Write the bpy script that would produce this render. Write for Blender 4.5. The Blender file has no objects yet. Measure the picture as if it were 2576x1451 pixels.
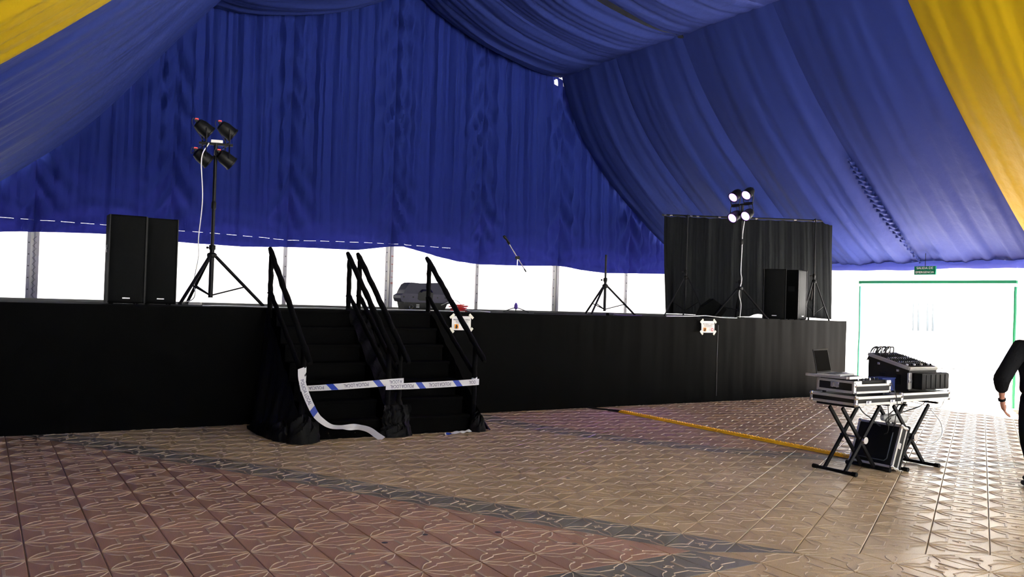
import bpy, bmesh, math, random
from mathutils import Vector, Matrix
random.seed(7)
D2R = math.pi / 180
scn = bpy.context.scene
col = scn.collection

# ------------------------------------------------------------------ camera
FWD = Vector((0.5286964, 0.84868868, 0.01440957))
RGT = Vector((0.84810882, -0.52887328, 0.03169369))
UPV = Vector((-0.03451891, 0.00453545, 0.99939375))
cam_d = bpy.data.cameras.new('camera')
cam_d.sensor_width = 36.0
cam_d.lens = 2151.9 / 2576 * 36
cam_d.clip_end = 400
cam = bpy.data.objects.new('camera', cam_d)
col.objects.link(cam)
m = Matrix.Identity(4)
for i in range(3):
    m[i][0], m[i][1], m[i][2] = RGT[i], UPV[i], -FWD[i]
m[2][3] = 1.6
cam.matrix_world = m
scn.camera = cam
FP = 2151.9
def project(p):
    q = Vector(p) - Vector((0, 0, 1.6))
    f = q.dot(FWD)
    if f < 0.2: return None
    return 1288 + FP * q.dot(RGT) / f, 725.5 - FP * q.dot(UPV) / f, f

# ------------------------------------------------------------------ sky, sun, exposure
w = bpy.data.worlds.new('sky'); scn.world = w; w.use_nodes = True
nt = w.node_tree
bg = nt.nodes['Background']
bg.inputs[0].default_value = (0.90, 0.95, 1.0, 1)
bg.inputs[1].default_value = 1.0
sun_d = bpy.data.lights.new('sun', 'SUN')
sun_d.energy = 60.0; sun_d.angle = 0.01; sun_d.color = (1.0, 0.96, 0.9)
sun = bpy.data.objects.new('sun', sun_d); col.objects.link(sun)
sun.rotation_euler = Vector((-0.50, -0.34, -0.80)).to_track_quat('-Z', 'Y').to_euler()
scn.view_settings.view_transform = 'Standard'
scn.view_settings.look = 'None'
scn.view_settings.gamma = 1.0
scn.view_settings.use_curve_mapping = False
scn.view_settings.exposure = 1.85

# ------------------------------------------------------------------ materials
def newmat(name):
    mt = bpy.data.materials.new(name); mt.use_nodes = True
    t = mt.node_tree
    return mt, t, t.nodes, t.links, t.nodes['Principled BSDF']
def plain(name, c, rough=0.6, spec=0.4, metal=0.0, bump=0.0, bscale=40, var=0.0, vscale=6):
    mt, t, N, L, b = newmat(name)
    b.inputs['Base Color'].default_value = (*c, 1)
    b.inputs['Roughness'].default_value = rough
    b.inputs['Specular IOR Level'].default_value = spec
    b.inputs['Metallic'].default_value = metal
    if bump or var:
        tc = N.new('ShaderNodeTexCoord')
    if var:
        n = N.new('ShaderNodeTexNoise'); n.inputs['Scale'].default_value = vscale; n.inputs['Detail'].default_value = 5
        L.new(tc.outputs['Object'], n.inputs['Vector'])
        r = N.new('ShaderNodeMapRange'); r.inputs[3].default_value = 1 - var; r.inputs[4].default_value = 1 + var
        L.new(n.outputs[0], r.inputs[0])
        mx = N.new('ShaderNodeVectorMath'); mx.operation = 'SCALE'
        mx.inputs[0].default_value = c
        L.new(r.outputs[0], mx.inputs['Scale']); L.new(mx.outputs[0], b.inputs['Base Color'])
    if bump:
        n2 = N.new('ShaderNodeTexNoise'); n2.inputs['Scale'].default_value = bscale; n2.inputs['Detail'].default_value = 6
        L.new(tc.outputs['Object'], n2.inputs['Vector'])
        bp = N.new('ShaderNodeBump'); bp.inputs['Strength'].default_value = bump; bp.inputs['Distance'].default_value = 0.01
        L.new(n2.outputs[0], bp.inputs['Height']); L.new(bp.outputs[0], b.inputs['Normal'])
    return mt
def cloth(name, c, trans=0.2, rough=0.65, spec=0.25, bump=0.25, tc_col=None, bscale=7):
    mt, t, N, L, b = newmat(name)
    b.inputs['Base Color'].default_value = (*c, 1)
    b.inputs['Roughness'].default_value = rough
    b.inputs['Specular IOR Level'].default_value = spec
    tr = N.new('ShaderNodeBsdfTranslucent'); tr.inputs[0].default_value = (*(tc_col or c), 1)
    mx = N.new('ShaderNodeMixShader'); mx.inputs[0].default_value = trans
    out = N['Material Output']
    L.new(b.outputs[0], mx.inputs[1]); L.new(tr.outputs[0], mx.inputs[2]); L.new(mx.outputs[0], out.inputs[0])
    tcn = N.new('ShaderNodeTexCoord')
    mp = N.new('ShaderNodeMapping'); mp.inputs['Scale'].default_value = (1, 1, 0.22)
    L.new(tcn.outputs['Object'], mp.inputs[0])
    n = N.new('ShaderNodeTexNoise'); n.inputs['Scale'].default_value = bscale; n.inputs['Detail'].default_value = 4
    L.new(mp.outputs[0], n.inputs['Vector'])
    wv = N.new('ShaderNodeTexNoise'); wv.inputs['Scale'].default_value = 160
    L.new(tcn.outputs['Object'], wv.inputs['Vector'])
    ad = N.new('ShaderNodeMath'); ad.operation = 'MULTIPLY_ADD'; ad.inputs[1].default_value = 0.08
    L.new(wv.outputs[0], ad.inputs[0]); L.new(n.outputs[0], ad.inputs[2])
    bp = N.new('ShaderNodeBump'); bp.inputs['Strength'].default_value = bump; bp.inputs['Distance'].default_value = 0.06
    L.new(ad.outputs[0], bp.inputs['Height'])
    L.new(bp.outputs[0], b.inputs['Normal']); L.new(bp.outputs[0], tr.inputs[1])
    return mt
def emis(name, c, s):
    mt, t, N, L, b = newmat(name)
    b.inputs['Base Color'].default_value = (0.5, 0.5, 0.5, 1)
    b.inputs['Emission Color'].default_value = (*c, 1); b.inputs['Emission Strength'].default_value = s
    return mt

M = {}
M['blue'] = cloth('blue_lining_cloth', (0.016, 0.0265, 0.138), 0.05, 0.6, 0.07, 0.2)
M['yellow'] = cloth('yellow_lining_cloth', (0.29, 0.19, 0.003), 0.05, 0.6, 0.10, 0.25)
M['bluedrape'] = cloth('blue_gable_drape_cloth', (0.010, 0.0185, 0.120), 0.10, 0.7, 0.03, 0.35, (0.07, 0.07, 0.60))
M['pvc'] = cloth('white_pvc_sheet', (0.80, 0.81, 0.80), 0.07, 0.5, 0.3, 0.05, (0.80, 0.80, 0.80), 3)
M['valance'] = cloth('thin_blue_valance_cloth', (0.05, 0.07, 0.35), 0.5, 0.7, 0.1, 0.2, (0.16, 0.2, 0.75))
M['lightstop'] = cloth('blue_light_stop_lining', (0.04, 0.066, 0.30), 0.03, 0.65, 0.2, 0.3)  # near-opaque lining added on the unseen left wall to cut its light
M['roofpvc'] = plain('outer_roof_pvc', (0.55, 0.55, 0.55), 0.6)
M['post'] = plain('painted_aluminium_post', (0.50, 0.49, 0.52), 0.45, 0.5, 0.0, var=0.08, vscale=12)
M['postred'] = plain('post_stickers', (0.35, 0.12, 0.10), 0.5)
M['rivet'] = plain('post_rivets', (0.10, 0.10, 0.11), 0.4, 0.5, 0.6)
M['skirt'] = cloth('black_stage_skirt_felt', (0.0013, 0.0014, 0.0014), 0.0, 0.7, 0.035, 0.12, None, 3)
M['blackcloth'] = cloth('black_drape_cloth', (0.005, 0.005, 0.005), 0.0, 0.65, 0.12, 0.3, None, 9)
M['curtain'] = cloth('black_curtain_cloth', (0.0015, 0.0015, 0.002), 0.10, 0.8, 0.012, 0.25, (0.16, 0.17, 0.17))
M['deck'] = plain('stage_deck_black', (0.006, 0.006, 0.006), 0.9, 0.08)
M['wrap'] = plain('rail_wrap_black_foam', (0.003, 0.003, 0.003), 0.9, 0.08, bump=0.9, bscale=25)
M['step'] = plain('stair_black_carpet', (0.0022, 0.0022, 0.0022), 0.95, 0.04, bump=0.4, bscale=60)
M['blackmetal'] = plain('black_painted_steel', (0.004, 0.004, 0.005), 0.45, 0.2)
M['blackplastic'] = plain('black_plastic', (0.005, 0.005, 0.005), 0.5, 0.18)
M['speakerbox'] = plain('speaker_cabinet_black', (0.0018, 0.002, 0.002), 0.7, 0.04, bump=0.35, bscale=150)
M['grille'] = plain('speaker_grille_cloth', (0.002, 0.0024, 0.0026), 0.5, 0.05, bump=0.3, bscale=300)
M['badge'] = plain('silver_badge', (0.75, 0.75, 0.76), 0.3, 0.6)
M['chrome'] = plain('chrome', (0.75, 0.75, 0.77), 0.25, 0.5, 0.9)
M['alu'] = plain('case_aluminium', (0.62, 0.61, 0.58), 0.38, 0.5, 0.7, var=0.08, vscale=20)
M['laminate'] = plain('case_black_laminate', (0.008, 0.0075, 0.007), 0.5, 0.3)
M['whitecable'] = plain('white_cable', (0.80, 0.80, 0.80), 0.5)
M['blackcable'] = plain('black_cable', (0.012, 0.012, 0.012), 0.5)
M['redcable'] = plain('red_cable', (0.55, 0.015, 0.015), 0.5)
M['red'] = plain('red_sticker', (0.70, 0.03, 0.03), 0.5)
M['white'] = plain('white_plastic', (0.78, 0.77, 0.73), 0.45)
M['paper'] = plain('paper', (0.78, 0.77, 0.75), 0.8, 0.2)
M['masking'] = plain('masking_tape', (0.80, 0.78, 0.68), 0.7, 0.2)
M['ink'] = plain('black_ink', (0.02, 0.02, 0.02), 0.7, 0.2)
M['orange'] = plain('orange_print', (0.80, 0.28, 0.02), 0.7, 0.2)
M['redprint'] = plain('red_print', (0.70, 0.06, 0.10), 0.7, 0.2)
M['tapewhite'] = cloth('barrier_tape_white', (0.78, 0.78, 0.80), 0.25, 0.45, 0.4, 0.05, (0.7, 0.7, 0.72))
M['tapeblue'] = plain('barrier_tape_blue', (0.012, 0.045, 0.36), 0.45, 0.4)
M['tapetext'] = plain('barrier_tape_letters', (0.015, 0.022, 0.10), 0.5)
M['ramp'] = plain('yellow_rubber', (0.88, 0.48, 0.006), 0.45, 0.4, var=0.06)
M['lens'] = plain('par_lens_off', (0.05, 0.05, 0.06), 0.12, 0.6)
M['lenson'] = emis('par_lens_lit', (0.42, 0.16, 1.0), 4.0)
M['lenscore'] = emis('par_lens_led_core', (0.95, 0.85, 1.0), 9.0)
M['monblue'] = plain('monitor_cover_navy', (0.003, 0.003, 0.022), 0.45, 0.2)
M['mongrey'] = plain('monitor_grey_shell', (0.030, 0.028, 0.055), 0.5, 0.25, var=0.15)
M['screen'] = plain('laptop_dark_screen', (0.004, 0.0035, 0.003), 0.8, 0.03)
M['laptop'] = plain('laptop_silver', (0.42, 0.42, 0.43), 0.4, 0.5, 0.4)
M['bluebox'] = plain('blue_crate_plastic', (0.005, 0.02, 0.14), 0.55, 0.3)
M['green'] = plain('green_frame', (0.02, 0.30, 0.15), 0.5, 0.4)
M['signgreen'] = plain('exit_sign_green', (0.0, 0.14, 0.07), 0.4, 0.4)
M['lampgrey'] = plain('lamp_post_iron', (0.14, 0.16, 0.19), 0.5, 0.4)
M['render'] = plain('white_render', (0.82, 0.82, 0.80), 0.9, 0.2)
M['bargrey'] = plain('window_bar_grey', (0.05, 0.06, 0.07), 0.6)
M['ground'] = plain('sunlit_paving', (0.74, 0.73, 0.71), 0.8, 0.2, var=0.08, vscale=1.5)
M['grout'] = plain('floor_grout', (0.24, 0.19, 0.14), 0.85, 0.2, var=0.15, vscale=3)
M['hoodie'] = plain('black_hoodie', (0.004, 0.004, 0.005), 0.9, 0.15, bump=0.4, bscale=60)
M['jeans'] = plain('dark_jeans', (0.004, 0.005, 0.007), 0.9, 0.15, bump=0.4, bscale=80)
M['skin'] = plain('skin', (0.50, 0.24, 0.17), 0.5, 0.4, bump=0.1, bscale=80)
M['hair'] = plain('dark_hair', (0.02, 0.014, 0.01), 0.7)
M['shoe'] = plain('dark_shoe', (0.015, 0.014, 0.013), 0.6)
M['purplecable'] = plain('purple_cable', (0.10, 0.05, 0.35), 0.5)

def floormat(name, zones):
    """zones: 'ring' colours by distance from the rosette centre, else one pigment"""
    mt, t, N, L, b = newmat(name)
    geo = N.new('ShaderNodeNewGeometry')
    pink, beige, grey = (0.385, 0.225, 0.155), (0.46, 0.335, 0.19), (0.185, 0.17, 0.14)
    base = {'pink': pink, 'beige': beige, 'grey': grey, 'ring': beige}[zones]
    rgb = N.new('ShaderNodeRGB'); rgb.outputs[0].default_value = (*base, 1)
    colout = rgb.outputs[0]
    if zones == 'ring':
        sb = N.new('ShaderNodeVectorMath'); sb.operation = 'DISTANCE'
        fl = N.new('ShaderNodeVectorMath'); fl.operation = 'MULTIPLY'; fl.inputs[1].default_value = (1, 1, 0)
        L.new(geo.outputs['Position'], fl.inputs[0]); L.new(fl.outputs[0], sb.inputs[0])
        sb.inputs[1].default_value = (12.31, 10.81, 0)
        cr = N.new('ShaderNodeValToRGB'); cr.color_ramp.interpolation = 'CONSTANT'
        dv = N.new('ShaderNodeMath'); dv.operation = 'DIVIDE'; dv.inputs[1].default_value = 20
        L.new(sb.outputs['Value'], dv.inputs[0]); L.new(dv.outputs[0], cr.inputs[0])
        e = cr.color_ramp.elements
        e[0].position = 0; e[0].color = (*pink, 1)
        e[1].position = 6.20 / 20; e[1].color = (*grey, 1)
        x = e.new(6.62 / 20); x.color = (*beige, 1)
        colout = cr.outputs[0]
    n1 = N.new('ShaderNodeTexNoise'); n1.inputs['Scale'].default_value = 0.9; n1.inputs['Detail'].default_value = 6
    L.new(geo.outputs['Position'], n1.inputs['Vector'])
    n2 = N.new('ShaderNodeTexNoise'); n2.inputs['Scale'].default_value = 170; n2.inputs['Detail'].default_value = 2
    L.new(geo.outputs['Position'], n2.inputs['Vector'])
    oi = N.new('ShaderNodeObjectInfo')
    def rng(o, a, c):
        r = N.new('ShaderNodeMapRange'); r.inputs[1].default_value = 0.25; r.inputs[2].default_value = 0.75
        r.inputs[3].default_value = a; r.inputs[4].default_value = c; L.new(o, r.inputs[0]); return r.outputs[0]
    def mul(a, c):
        q = N.new('ShaderNodeMath'); q.operation = 'MULTIPLY'; L.new(a, q.inputs[0]); L.new(c, q.inputs[1]); return q.outputs[0]
    f = mul(mul(rng(n1.outputs[0], 0.80, 1.18), rng(n2.outputs[0], 0.72, 1.3)), rng(oi.outputs['Random'], 0.96, 1.05))
    sc = N.new('ShaderNodeVectorMath'); sc.operation = 'SCALE'
    L.new(colout, sc.inputs[0]); L.new(f, sc.inputs['Scale']); L.new(sc.outputs[0], b.inputs['Base Color'])
    L.new(rng(n1.outputs[0], 0.40, 0.30), b.inputs['Roughness'])
    b.inputs['Specular IOR Level'].default_value = 0.4
    bp = N.new('ShaderNodeBump'); bp.inputs['Strength'].default_value = 0.25; bp.inputs['Distance'].default_value = 0.004
    L.new(n2.outputs[0], bp.inputs['Height']); L.new(bp.outputs[0], b.inputs['Normal'])
    return mt
FM = {z: floormat('floor_tile_' + z, z) for z in ('pink', 'beige', 'grey', 'ring')}
M['ridge'] = plain('tile_relief_worn', (0.45, 0.35, 0.25), 0.45, 0.5, var=0.2, vscale=2)

# ------------------------------------------------------------------ mesh helpers
def frame_from(axis):
    a = Vector(axis).normalized()
    h = Vector((0, 0, 1)) if abs(a.z) < 0.9 else Vector((1, 0, 0))
    x = a.cross(h).normalized(); y = a.cross(x).normalized()
    return x, y, a
class MB:
    def __init__(s): s.v = []; s.f = []; s.m = []
    def add(s, vs, fs, mi=0):
        o = len(s.v); s.v += [tuple(p) for p in vs]
        for f in fs: s.f.append(tuple(i + o for i in f)); s.m.append(mi)
        return s
    def box(s, c, d, rot=None, mi=0, b=0.0):
        bm = bmesh.new(); bmesh.ops.create_cube(bm, size=1)
        for v in bm.verts: v.co = Vector((v.co.x * d[0], v.co.y * d[1], v.co.z * d[2]))
        if b: bmesh.ops.bevel(bm, geom=bm.edges[:], offset=b, segments=2, affect='EDGES', profile=0.6)
        bm.verts.index_update()
        vs = []
        for v in bm.verts:
            p = v.co.copy()
            if rot is not None: p = rot @ p
            vs.append(p + Vector(c))
        s.add(vs, [[q.index for q in f.verts] for f in bm.faces], mi); bm.free(); return s
    def cyl(s, p0, p1, r0, r1=None, n=12, mi=0):
        r1 = r0 if r1 is None else r1
        p0 = Vector(p0); p1 = Vector(p1); x, y, a = frame_from(p1 - p0)
        vs = []
        for p, r in ((p0, r0), (p1, r1)):
            for k in range(n):
                t = 2 * math.pi * k / n; vs.append(p + (x * math.cos(t) + y * math.sin(t)) * r)
        fs = [(k, (k + 1) % n, n + (k + 1) % n, n + k) for k in range(n)]
        fs += [tuple(range(n - 1, -1, -1)), tuple(range(n, 2 * n))]
        return s.add(vs, fs, mi)
    def tube(s, pts, r, n=8, mi=0):
        pts = [Vector(p) for p in pts]; rs = r if isinstance(r, (list, tuple)) else [r] * len(pts)
        vs = []; fs = []; px = None
        for i, p in enumerate(pts):
            d = (pts[min(i + 1, len(pts) - 1)] - pts[max(i - 1, 0)])
            if d.length < 1e-9: d = Vector((0, 0, 1))
            d.normalize()
            if px is None: px, _, _ = frame_from(d)
            px = (px - d * px.dot(d)); px = px.normalized() if px.length > 1e-6 else frame_from(d)[0]
            py = d.cross(px)
            for k in range(n):
                t = 2 * math.pi * k / n; vs.append(p + (px * math.cos(t) + py * math.sin(t)) * rs[i])
        for i in range(len(pts) - 1):
            for k in range(n):
                a = i * n; c = (i + 1) * n
                fs.append((a + k, a + (k + 1) % n, c + (k + 1) % n, c + k))
        fs += [tuple(range(n - 1, -1, -1)), tuple(range((len(pts) - 1) * n, len(pts) * n))]
        return s.add(vs, fs, mi)
    def lathe(s, prof, o=(0, 0, 0), axis=(0, 0, 1), n=20, mi=0):
        x, y, a = frame_from(axis); o = Vector(o); vs = []; fs = []
        for r, z in prof:
            for k in range(n):
                t = 2 * math.pi * k / n; vs.append(o + a * z + (x * math.cos(t) + y * math.sin(t)) * max(r, 1e-4))
        for i in range(len(prof) - 1):
            for k in range(n):
                fs.append((i * n + k, i * n + (k + 1) % n, (i + 1) * n + (k + 1) % n, (i + 1) * n + k))
        fs += [tuple(range(n - 1, -1, -1)), tuple(range((len(prof) - 1) * n, len(prof) * n))]
        return s.add(vs, fs, mi)
    def prism(s, poly, o, ex, ey, ez, h, mi=0):
        """poly in (ex,ey) extruded h along ez"""
        o = Vector(o); ex = Vector(ex); ey = Vector(ey); ez = Vector(ez); n = len(poly)
        vs = [o + ex * p[0] + ey * p[1] for p in poly] + [o + ex * p[0] + ey * p[1] + ez * h for p in poly]
        fs = [tuple(range(n - 1, -1, -1)), tuple(range(n, 2 * n))] + [(k, (k + 1) % n, n + (k + 1) % n, n + k) for k in range(n)]
        return s.add(vs, fs, mi)
    def grid(s, fn, nu, nv, mi=0, skip=None):
        vs = [fn(i / nu, j / nv) for j in range(nv + 1) for i in range(nu + 1)]
        fs = []
        for j in range(nv):
            for i in range(nu):
                if skip and skip(i, j): continue
                a = j * (nu + 1) + i; fs.append((a, a + 1, a + nu + 2, a + nu + 1))
        return s.add(vs, fs, mi)
    def build(s, name, mats, parent=None, smooth=False, world=True):
        me = bpy.data.meshes.new(name); me.from_pydata(s.v, [], s.f)
        if not isinstance(mats, (list, tuple)): mats = [mats]
        for q in mats: me.materials.append(M[q] if isinstance(q, str) else q)
        if len(mats) > 1: me.polygons.foreach_set('material_index', s.m)
        bm = bmesh.new(); bm.from_mesh(me); bmesh.ops.recalc_face_normals(bm, faces=bm.faces); bm.to_mesh(me); bm.free()
        if smooth:
            me.polygons.foreach_set('use_smooth', [True] * len(me.polygons))
            try: me.set_sharp_from_angle(angle=0.7)
            except Exception: pass
        o = bpy.data.objects.new(name, me); col.objects.link(o)
        if parent is not None:
            o.parent = parent
            if world:
                off = Vector((0, 0, 0)); q = parent
                while q is not None: off += q.location; q = q.parent
                me.transform(Matrix.Translation(-off))
        me.update()
        return o
def tag(o, label, cat, group=None):
    o['label'] = label; o['category'] = cat
    if group: o['group'] = group
    return o
def root(name, label, cat, loc=(0, 0, 0), rz=0, group=None):
    o = bpy.data.objects.new(name, None); o.empty_display_size = 0.1
    o.location = loc; o.rotation_euler = (0, 0, rz); col.objects.link(o)
    return tag(o, label, cat, group)
def structure(o): o['kind'] = 'structure'; return o
def lerp(a, b, t): return a + (b - a) * t
def interp(tab, x):
    if x <= tab[0][0]: return tab[0][1]
    for (a, p), (b, q) in zip(tab, tab[1:]):
        if x <= b: return lerp(p, q, (x - a) / (b - a))
    return tab[-1][1]
def spl(pts, n):
    """Catmull-Rom through points"""
    P = [Vector(p) for p in pts]; P = [P[0] * 2 - P[1]] + P + [P[-1] * 2 - P[-2]]; out = []
    for i in range(1, len(P) - 2):
        for k in range(n):
            t = k / n; a, b, c, d = P[i - 1], P[i], P[i + 1], P[i + 2]
            out.append(0.5 * ((2 * b) + (c - a) * t + (2 * a - 5 * b + 4 * c - d) * t * t + (3 * b - a - 3 * c + d) * t ** 3))
    out.append(P[-2]); return out
def wob(x, s=0.0):
    return (math.sin(x * 1.0 + s) + 0.6 * math.sin(x * 2.13 + 1.7 * s + 1) + 0.4 * math.sin(x * 3.71 + 2.3 * s + 2)) / 2.0
def text_mesh(txt, size, align='CENTER', depth=0.0):
    cu = bpy.data.curves.new('lettering', 'FONT'); cu.body = txt; cu.size = size; cu.align_x = align; cu.align_y = 'CENTER'; cu.extrude = depth
    cu.resolution_u = 2
    ob = bpy.data.objects.new('lettering', cu); col.objects.link(ob)
    dg = bpy.context.evaluated_depsgraph_get(); dg.update()
    me = bpy.data.meshes.new_from_object(ob.evaluated_get(dg))
    vs = [v.co.copy() for v in me.vertices]; fs = [tuple(p.vertices) for p in me.polygons]
    bpy.data.objects.remove(ob); bpy.data.curves.remove(cu); bpy.data.meshes.remove(me)
    return vs, fs

RX, HALF = 7.10, 8.10             # ridge line and half width of the tent
GY = 15.75                        # gable drape plane
WR, WL = RX + HALF, RX - HALF     # right / left wall
YB = -6.0                         # near end of the tent

# ------------------------------------------------------------------ tent shell
ground = MB().box((30, 10, -0.16), (160, 160, 0.2)).build('ground_outside', 'ground'); structure(ground)

def sheet(name, pts_fn, nu, nv, mat): return structure(MB().grid(pts_fn, nu, nv).build(name, mat, smooth=True))
# white pvc wall panels behind the stage, one per bay
POSTX = [-1.0, 0.72, 2.80, 4.87, 6.98, 9.02, 11.06, 13.12, 15.2]
wb = root('wall_back', '', ''); wb.location = (RX, 16.0, 0); del wb['label']; del wb['category']; wb['kind'] = 'structure'
for a, b in zip(POSTX, POSTX[1:]):
    MB().grid(lambda u, v, a=a, b=b: (lerp(a, b, u), 16.0 + 0.03 * math.sin(math.pi * u) + 0.01 * wob(u * 9 + a, 1), lerp(-0.02, 2.86, v)), 24, 8).build('wall_panel', 'pvc', wb, True)
# closed gable above the white wall, with a small vent gap high at the right purlin
gm = MB(); hx0, hx1, hz0, hz1 = 10.94, 11.07, 6.52, 6.68
top = lambda x: 10.0 - abs(x - RX) / 8.5 * 7.0
xs = [-1.4, 3, RX, hx0, hx1, 13, 15.6]
for a, b in zip(xs, xs[1:]):
    if a == hx0:
        gm.add([(a, 16.05, 2.84), (b, 16.05, 2.84), (b, 16.05, hz0), (a, 16.05, hz0)], [(0, 1, 2, 3)])
        gm.add([(a, 16.05, hz1), (b, 16.05, hz1), (b, 16.05, top(b)), (a, 16.05, top(a))], [(0, 1, 2, 3)])
    else:
        gm.add([(a, 16.05, 2.84), (b, 16.05, 2.84), (b, 16.05, top(b)), (a, 16.05, top(a))], [(0, 1, 2, 3)])
structure(gm.build('trim_1', 'roofpvc'))
# outer roof skin
rm = MB()
for sgn in (1, -1):
    rm.add([(RX, YB, 10.0), (RX, 16.35, 10.0), (RX + sgn * 8.6, 16.35, 2.92), (RX + sgn * 8.6, YB, 2.92)], [(0, 1, 2, 3)])  # overhang past the gable added to keep sun off the vent gap
structure(rm.build('ceiling', 'roofpvc'))
# right wall with the doorway, left wall
DY0, DY1, DZ = 7.93, 10.99, 2.20
wr = root('wall_right', '', ''); wr.location = (WR, 8, 0); del wr['label']; del wr['category']; wr['kind'] = 'structure'
for y0, y1, z0, z1 in ((DY1, 13.4, -0.02, 2.62), (13.4, 16.0, -0.02, 2.62), (DY0, DY1, DZ, 2.62), (5.4, DY0, -0.02, 2.62), (2.6, 5.4, -0.02, 2.62), (-0.2, 2.6, -0.02, 2.62), (-3, -0.2, -0.02, 2.62), (YB, -3, -0.02, 2.62)):
    MB().grid(lambda u, v: (WR + 0.02 * wob(u * 8 + y0, 2), lerp(y0, y1, u), lerp(z0, z1, v)), 16, 6).build('wall_panel', 'pvc', wr)
wl = root('wall_left', '', ''); wl.location = (WL, 5, 0); del wl['label']; del wl['category']; wl['kind'] = 'structure'
for k in range(8):
    y0 = YB + k * 2.75; y1 = y0 + 2.75
    MB().grid(lambda u, v: (WL + 0.02 * wob(u * 8 + y0, 2), lerp(y0, y1, u), lerp(-0.02, 2.62, v)), 16, 6).build('wall_panel', 'lightstop', wl)

gr = MB()  # unseen rear gable, closed up high to hold back light from behind
for a, b in zip(xs, xs[1:]): gr.add([(a, YB, min(4.6, top(a))), (b, YB, min(4.6, top(b))), (b, YB, top(b)), (a, YB, top(a))], [(0, 1, 2, 3)])
structure(gr.build('trim_rear_light_stop', 'roofpvc'))
wf = root('wall_front', '', ''); wf.location = (RX, YB, 0); del wf['label']; del wf['category']; wf['kind'] = 'structure'
for k in range(6):
    if k in (1, 2, 3, 4): continue  # middle panels left out so sky light enters behind the viewer
    x0 = WL + k * 2.7; x1 = x0 + 2.7
    MB().grid(lambda u, v: (lerp(x0, x1, u), YB + 0.02 * wob(u * 8 + x0, 2), lerp(-0.02, 2.62, v)), 16, 6).build('wall_panel', 'pvc', wf)

# ------------------------------------------------------------------ roof lining
SAG = [(3.75, 6.62), (3.86, 6.30), (4.25, 5.48), (4.98, 4.58), (6.15, 3.60), (7.10, 2.95), (7.75, 2.66), (8.10, 2.56)]
SAGL = [(3.75, 6.64), (4.15, 6.20), (4.65, 5.62), (5.75, 4.25), (6.85, 3.25), (7.50, 2.80), (8.10, 2.56)]
def curve_at(tab, t):
    L = [0.0]
    for a, b in zip(tab, tab[1:]): L.append(L[-1] + math.hypot(b[0] - a[0], b[1] - a[1]))
    s = t * L[-1]
    x = interp([(l, p[0]) for l, p in zip(L, tab)], s); z = interp([(l, p[1]) for l, p in zip(L, tab)], s)
    return x, z
def smooth_tab(tab):
    v = spl([(a, 0, b) for a, b in tab], 8); return [(p.x, p.z) for p in v]
SAGR_S, SAGL_S = smooth_tab(SAG), smooth_tab(SAGL)
STR = [(3.75, 6.66), (5.2, 5.18), (6.6, 3.86), (7.6, 2.98), (8.10, 2.58)]
STR_S = smooth_tab(STR)
def slope_pt(side, t, y, seam, mid, ph):
    tab = SAGR_S if side > 0 else SAGL_S
    sg = interp([(3.8, 0.25), (7.8, 0.12), (9.8, 0.35), (11.8, 0.55), (13.8, 0.8), (15.7, 1.0)], y)
    if side < 0: sg = interp([(3.8, 0.3), (11.8, 0.45), (15.7, 1.0)], y)
    a = curve_at(tab, t); b = curve_at(STR_S, t)
    x = lerp(b[0], a[0], sg); z = lerp(b[1], a[1], sg)
    # billow between the seams, soft folds running down the slope
    bil = math.sin(math.pi * seam) ** 0.8 * 0.11 * (0.35 + 0.65 * math.sin(math.pi * min(1, t * 1.05)))
    ru = 0.028 * wob(seam * 13 + ph + 1.6 * t * wob(ph + seam * 3, 1), ph) * (0.5 + 0.9 * t)
    ru += 0.014 * wob(seam * 31 + ph * 2 + 4 * t, ph + 2) * (0.2 + t * t * 1.6)
    e = min(seam, 1 - seam)
    ru += 0.012 * math.exp(-e * 14) * math.sin(t * 150 + ph + seam * 20) * (0.3 + t)
    n = bil - ru * (1 - math.exp(-e / 0.03))
    x -= n * 0.66; z -= n * 0.75
    return (RX + side * x, y, z)
def slope_drape(name, side, y0, y1, mat, label, group, sub=2):
    r = root(name, label, 'drape', (RX + side * HALF, (y0 + y1) / 2, 2.56), 0, group)
    for k in range(sub):
        a = lerp(y1, y0, k / sub); b = lerp(y1, y0, (k + 1) / sub); ph = a * 3.1 + side
        MB().grid(lambda u, v: slope_pt(side, v, lerp(a, b, u), u, 0, ph), 56, 60).build('cloth_strip', mat, r, smooth=True)
    return r
slope_drape('ceiling_drape', 1, 11.80, 15.60, 'blue', 'blue sloping ceiling drape on the right, the bay next to the back wall', 'sloping ceiling drapes')
entr = slope_drape('ceiling_drape', 1, 7.52, 11.80, 'blue', 'blue sloping ceiling drape right above the bright entrance', 'sloping ceiling drapes')
slope_drape('ceiling_drape', 1, 3.80, 7.52, 'yellow', 'yellow ceiling drape in the upper right corner', 'sloping ceiling drapes')
slope_drape('ceiling_drape', -1, 11.80, 15.60, 'blue', 'blue ceiling drape sweeping down at the upper left', 'sloping ceiling drapes')
slope_drape('ceiling_drape', -1, 7.80, 11.80, 'blue', 'dark blue ceiling drape at the left edge, between the yellow drape and the back bay', 'sloping ceiling drapes')
def ruffle(u, v):
    t = lerp(0.52, 0.99, u); w_ = 0.02 + 0.07 * math.sin(math.pi * min(1, u * 1.3)) ** 0.5
    p = slope_pt(1, t, 9.66, 0, 0, 0); k = (v - 0.5) * 2
    q = 0.018 * math.sin(u * 150 + 2 * k) + 0.012 * wob(u * 61, 2)
    return (p[0] - 0.03 - q * abs(k), p[1] + k * w_, p[2] - 0.035 - q * abs(k) - 0.015 * (1 - abs(k)))
MB().grid(ruffle, 220, 6).build('seam_ruffle', 'blue', entr, smooth=True)
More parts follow.
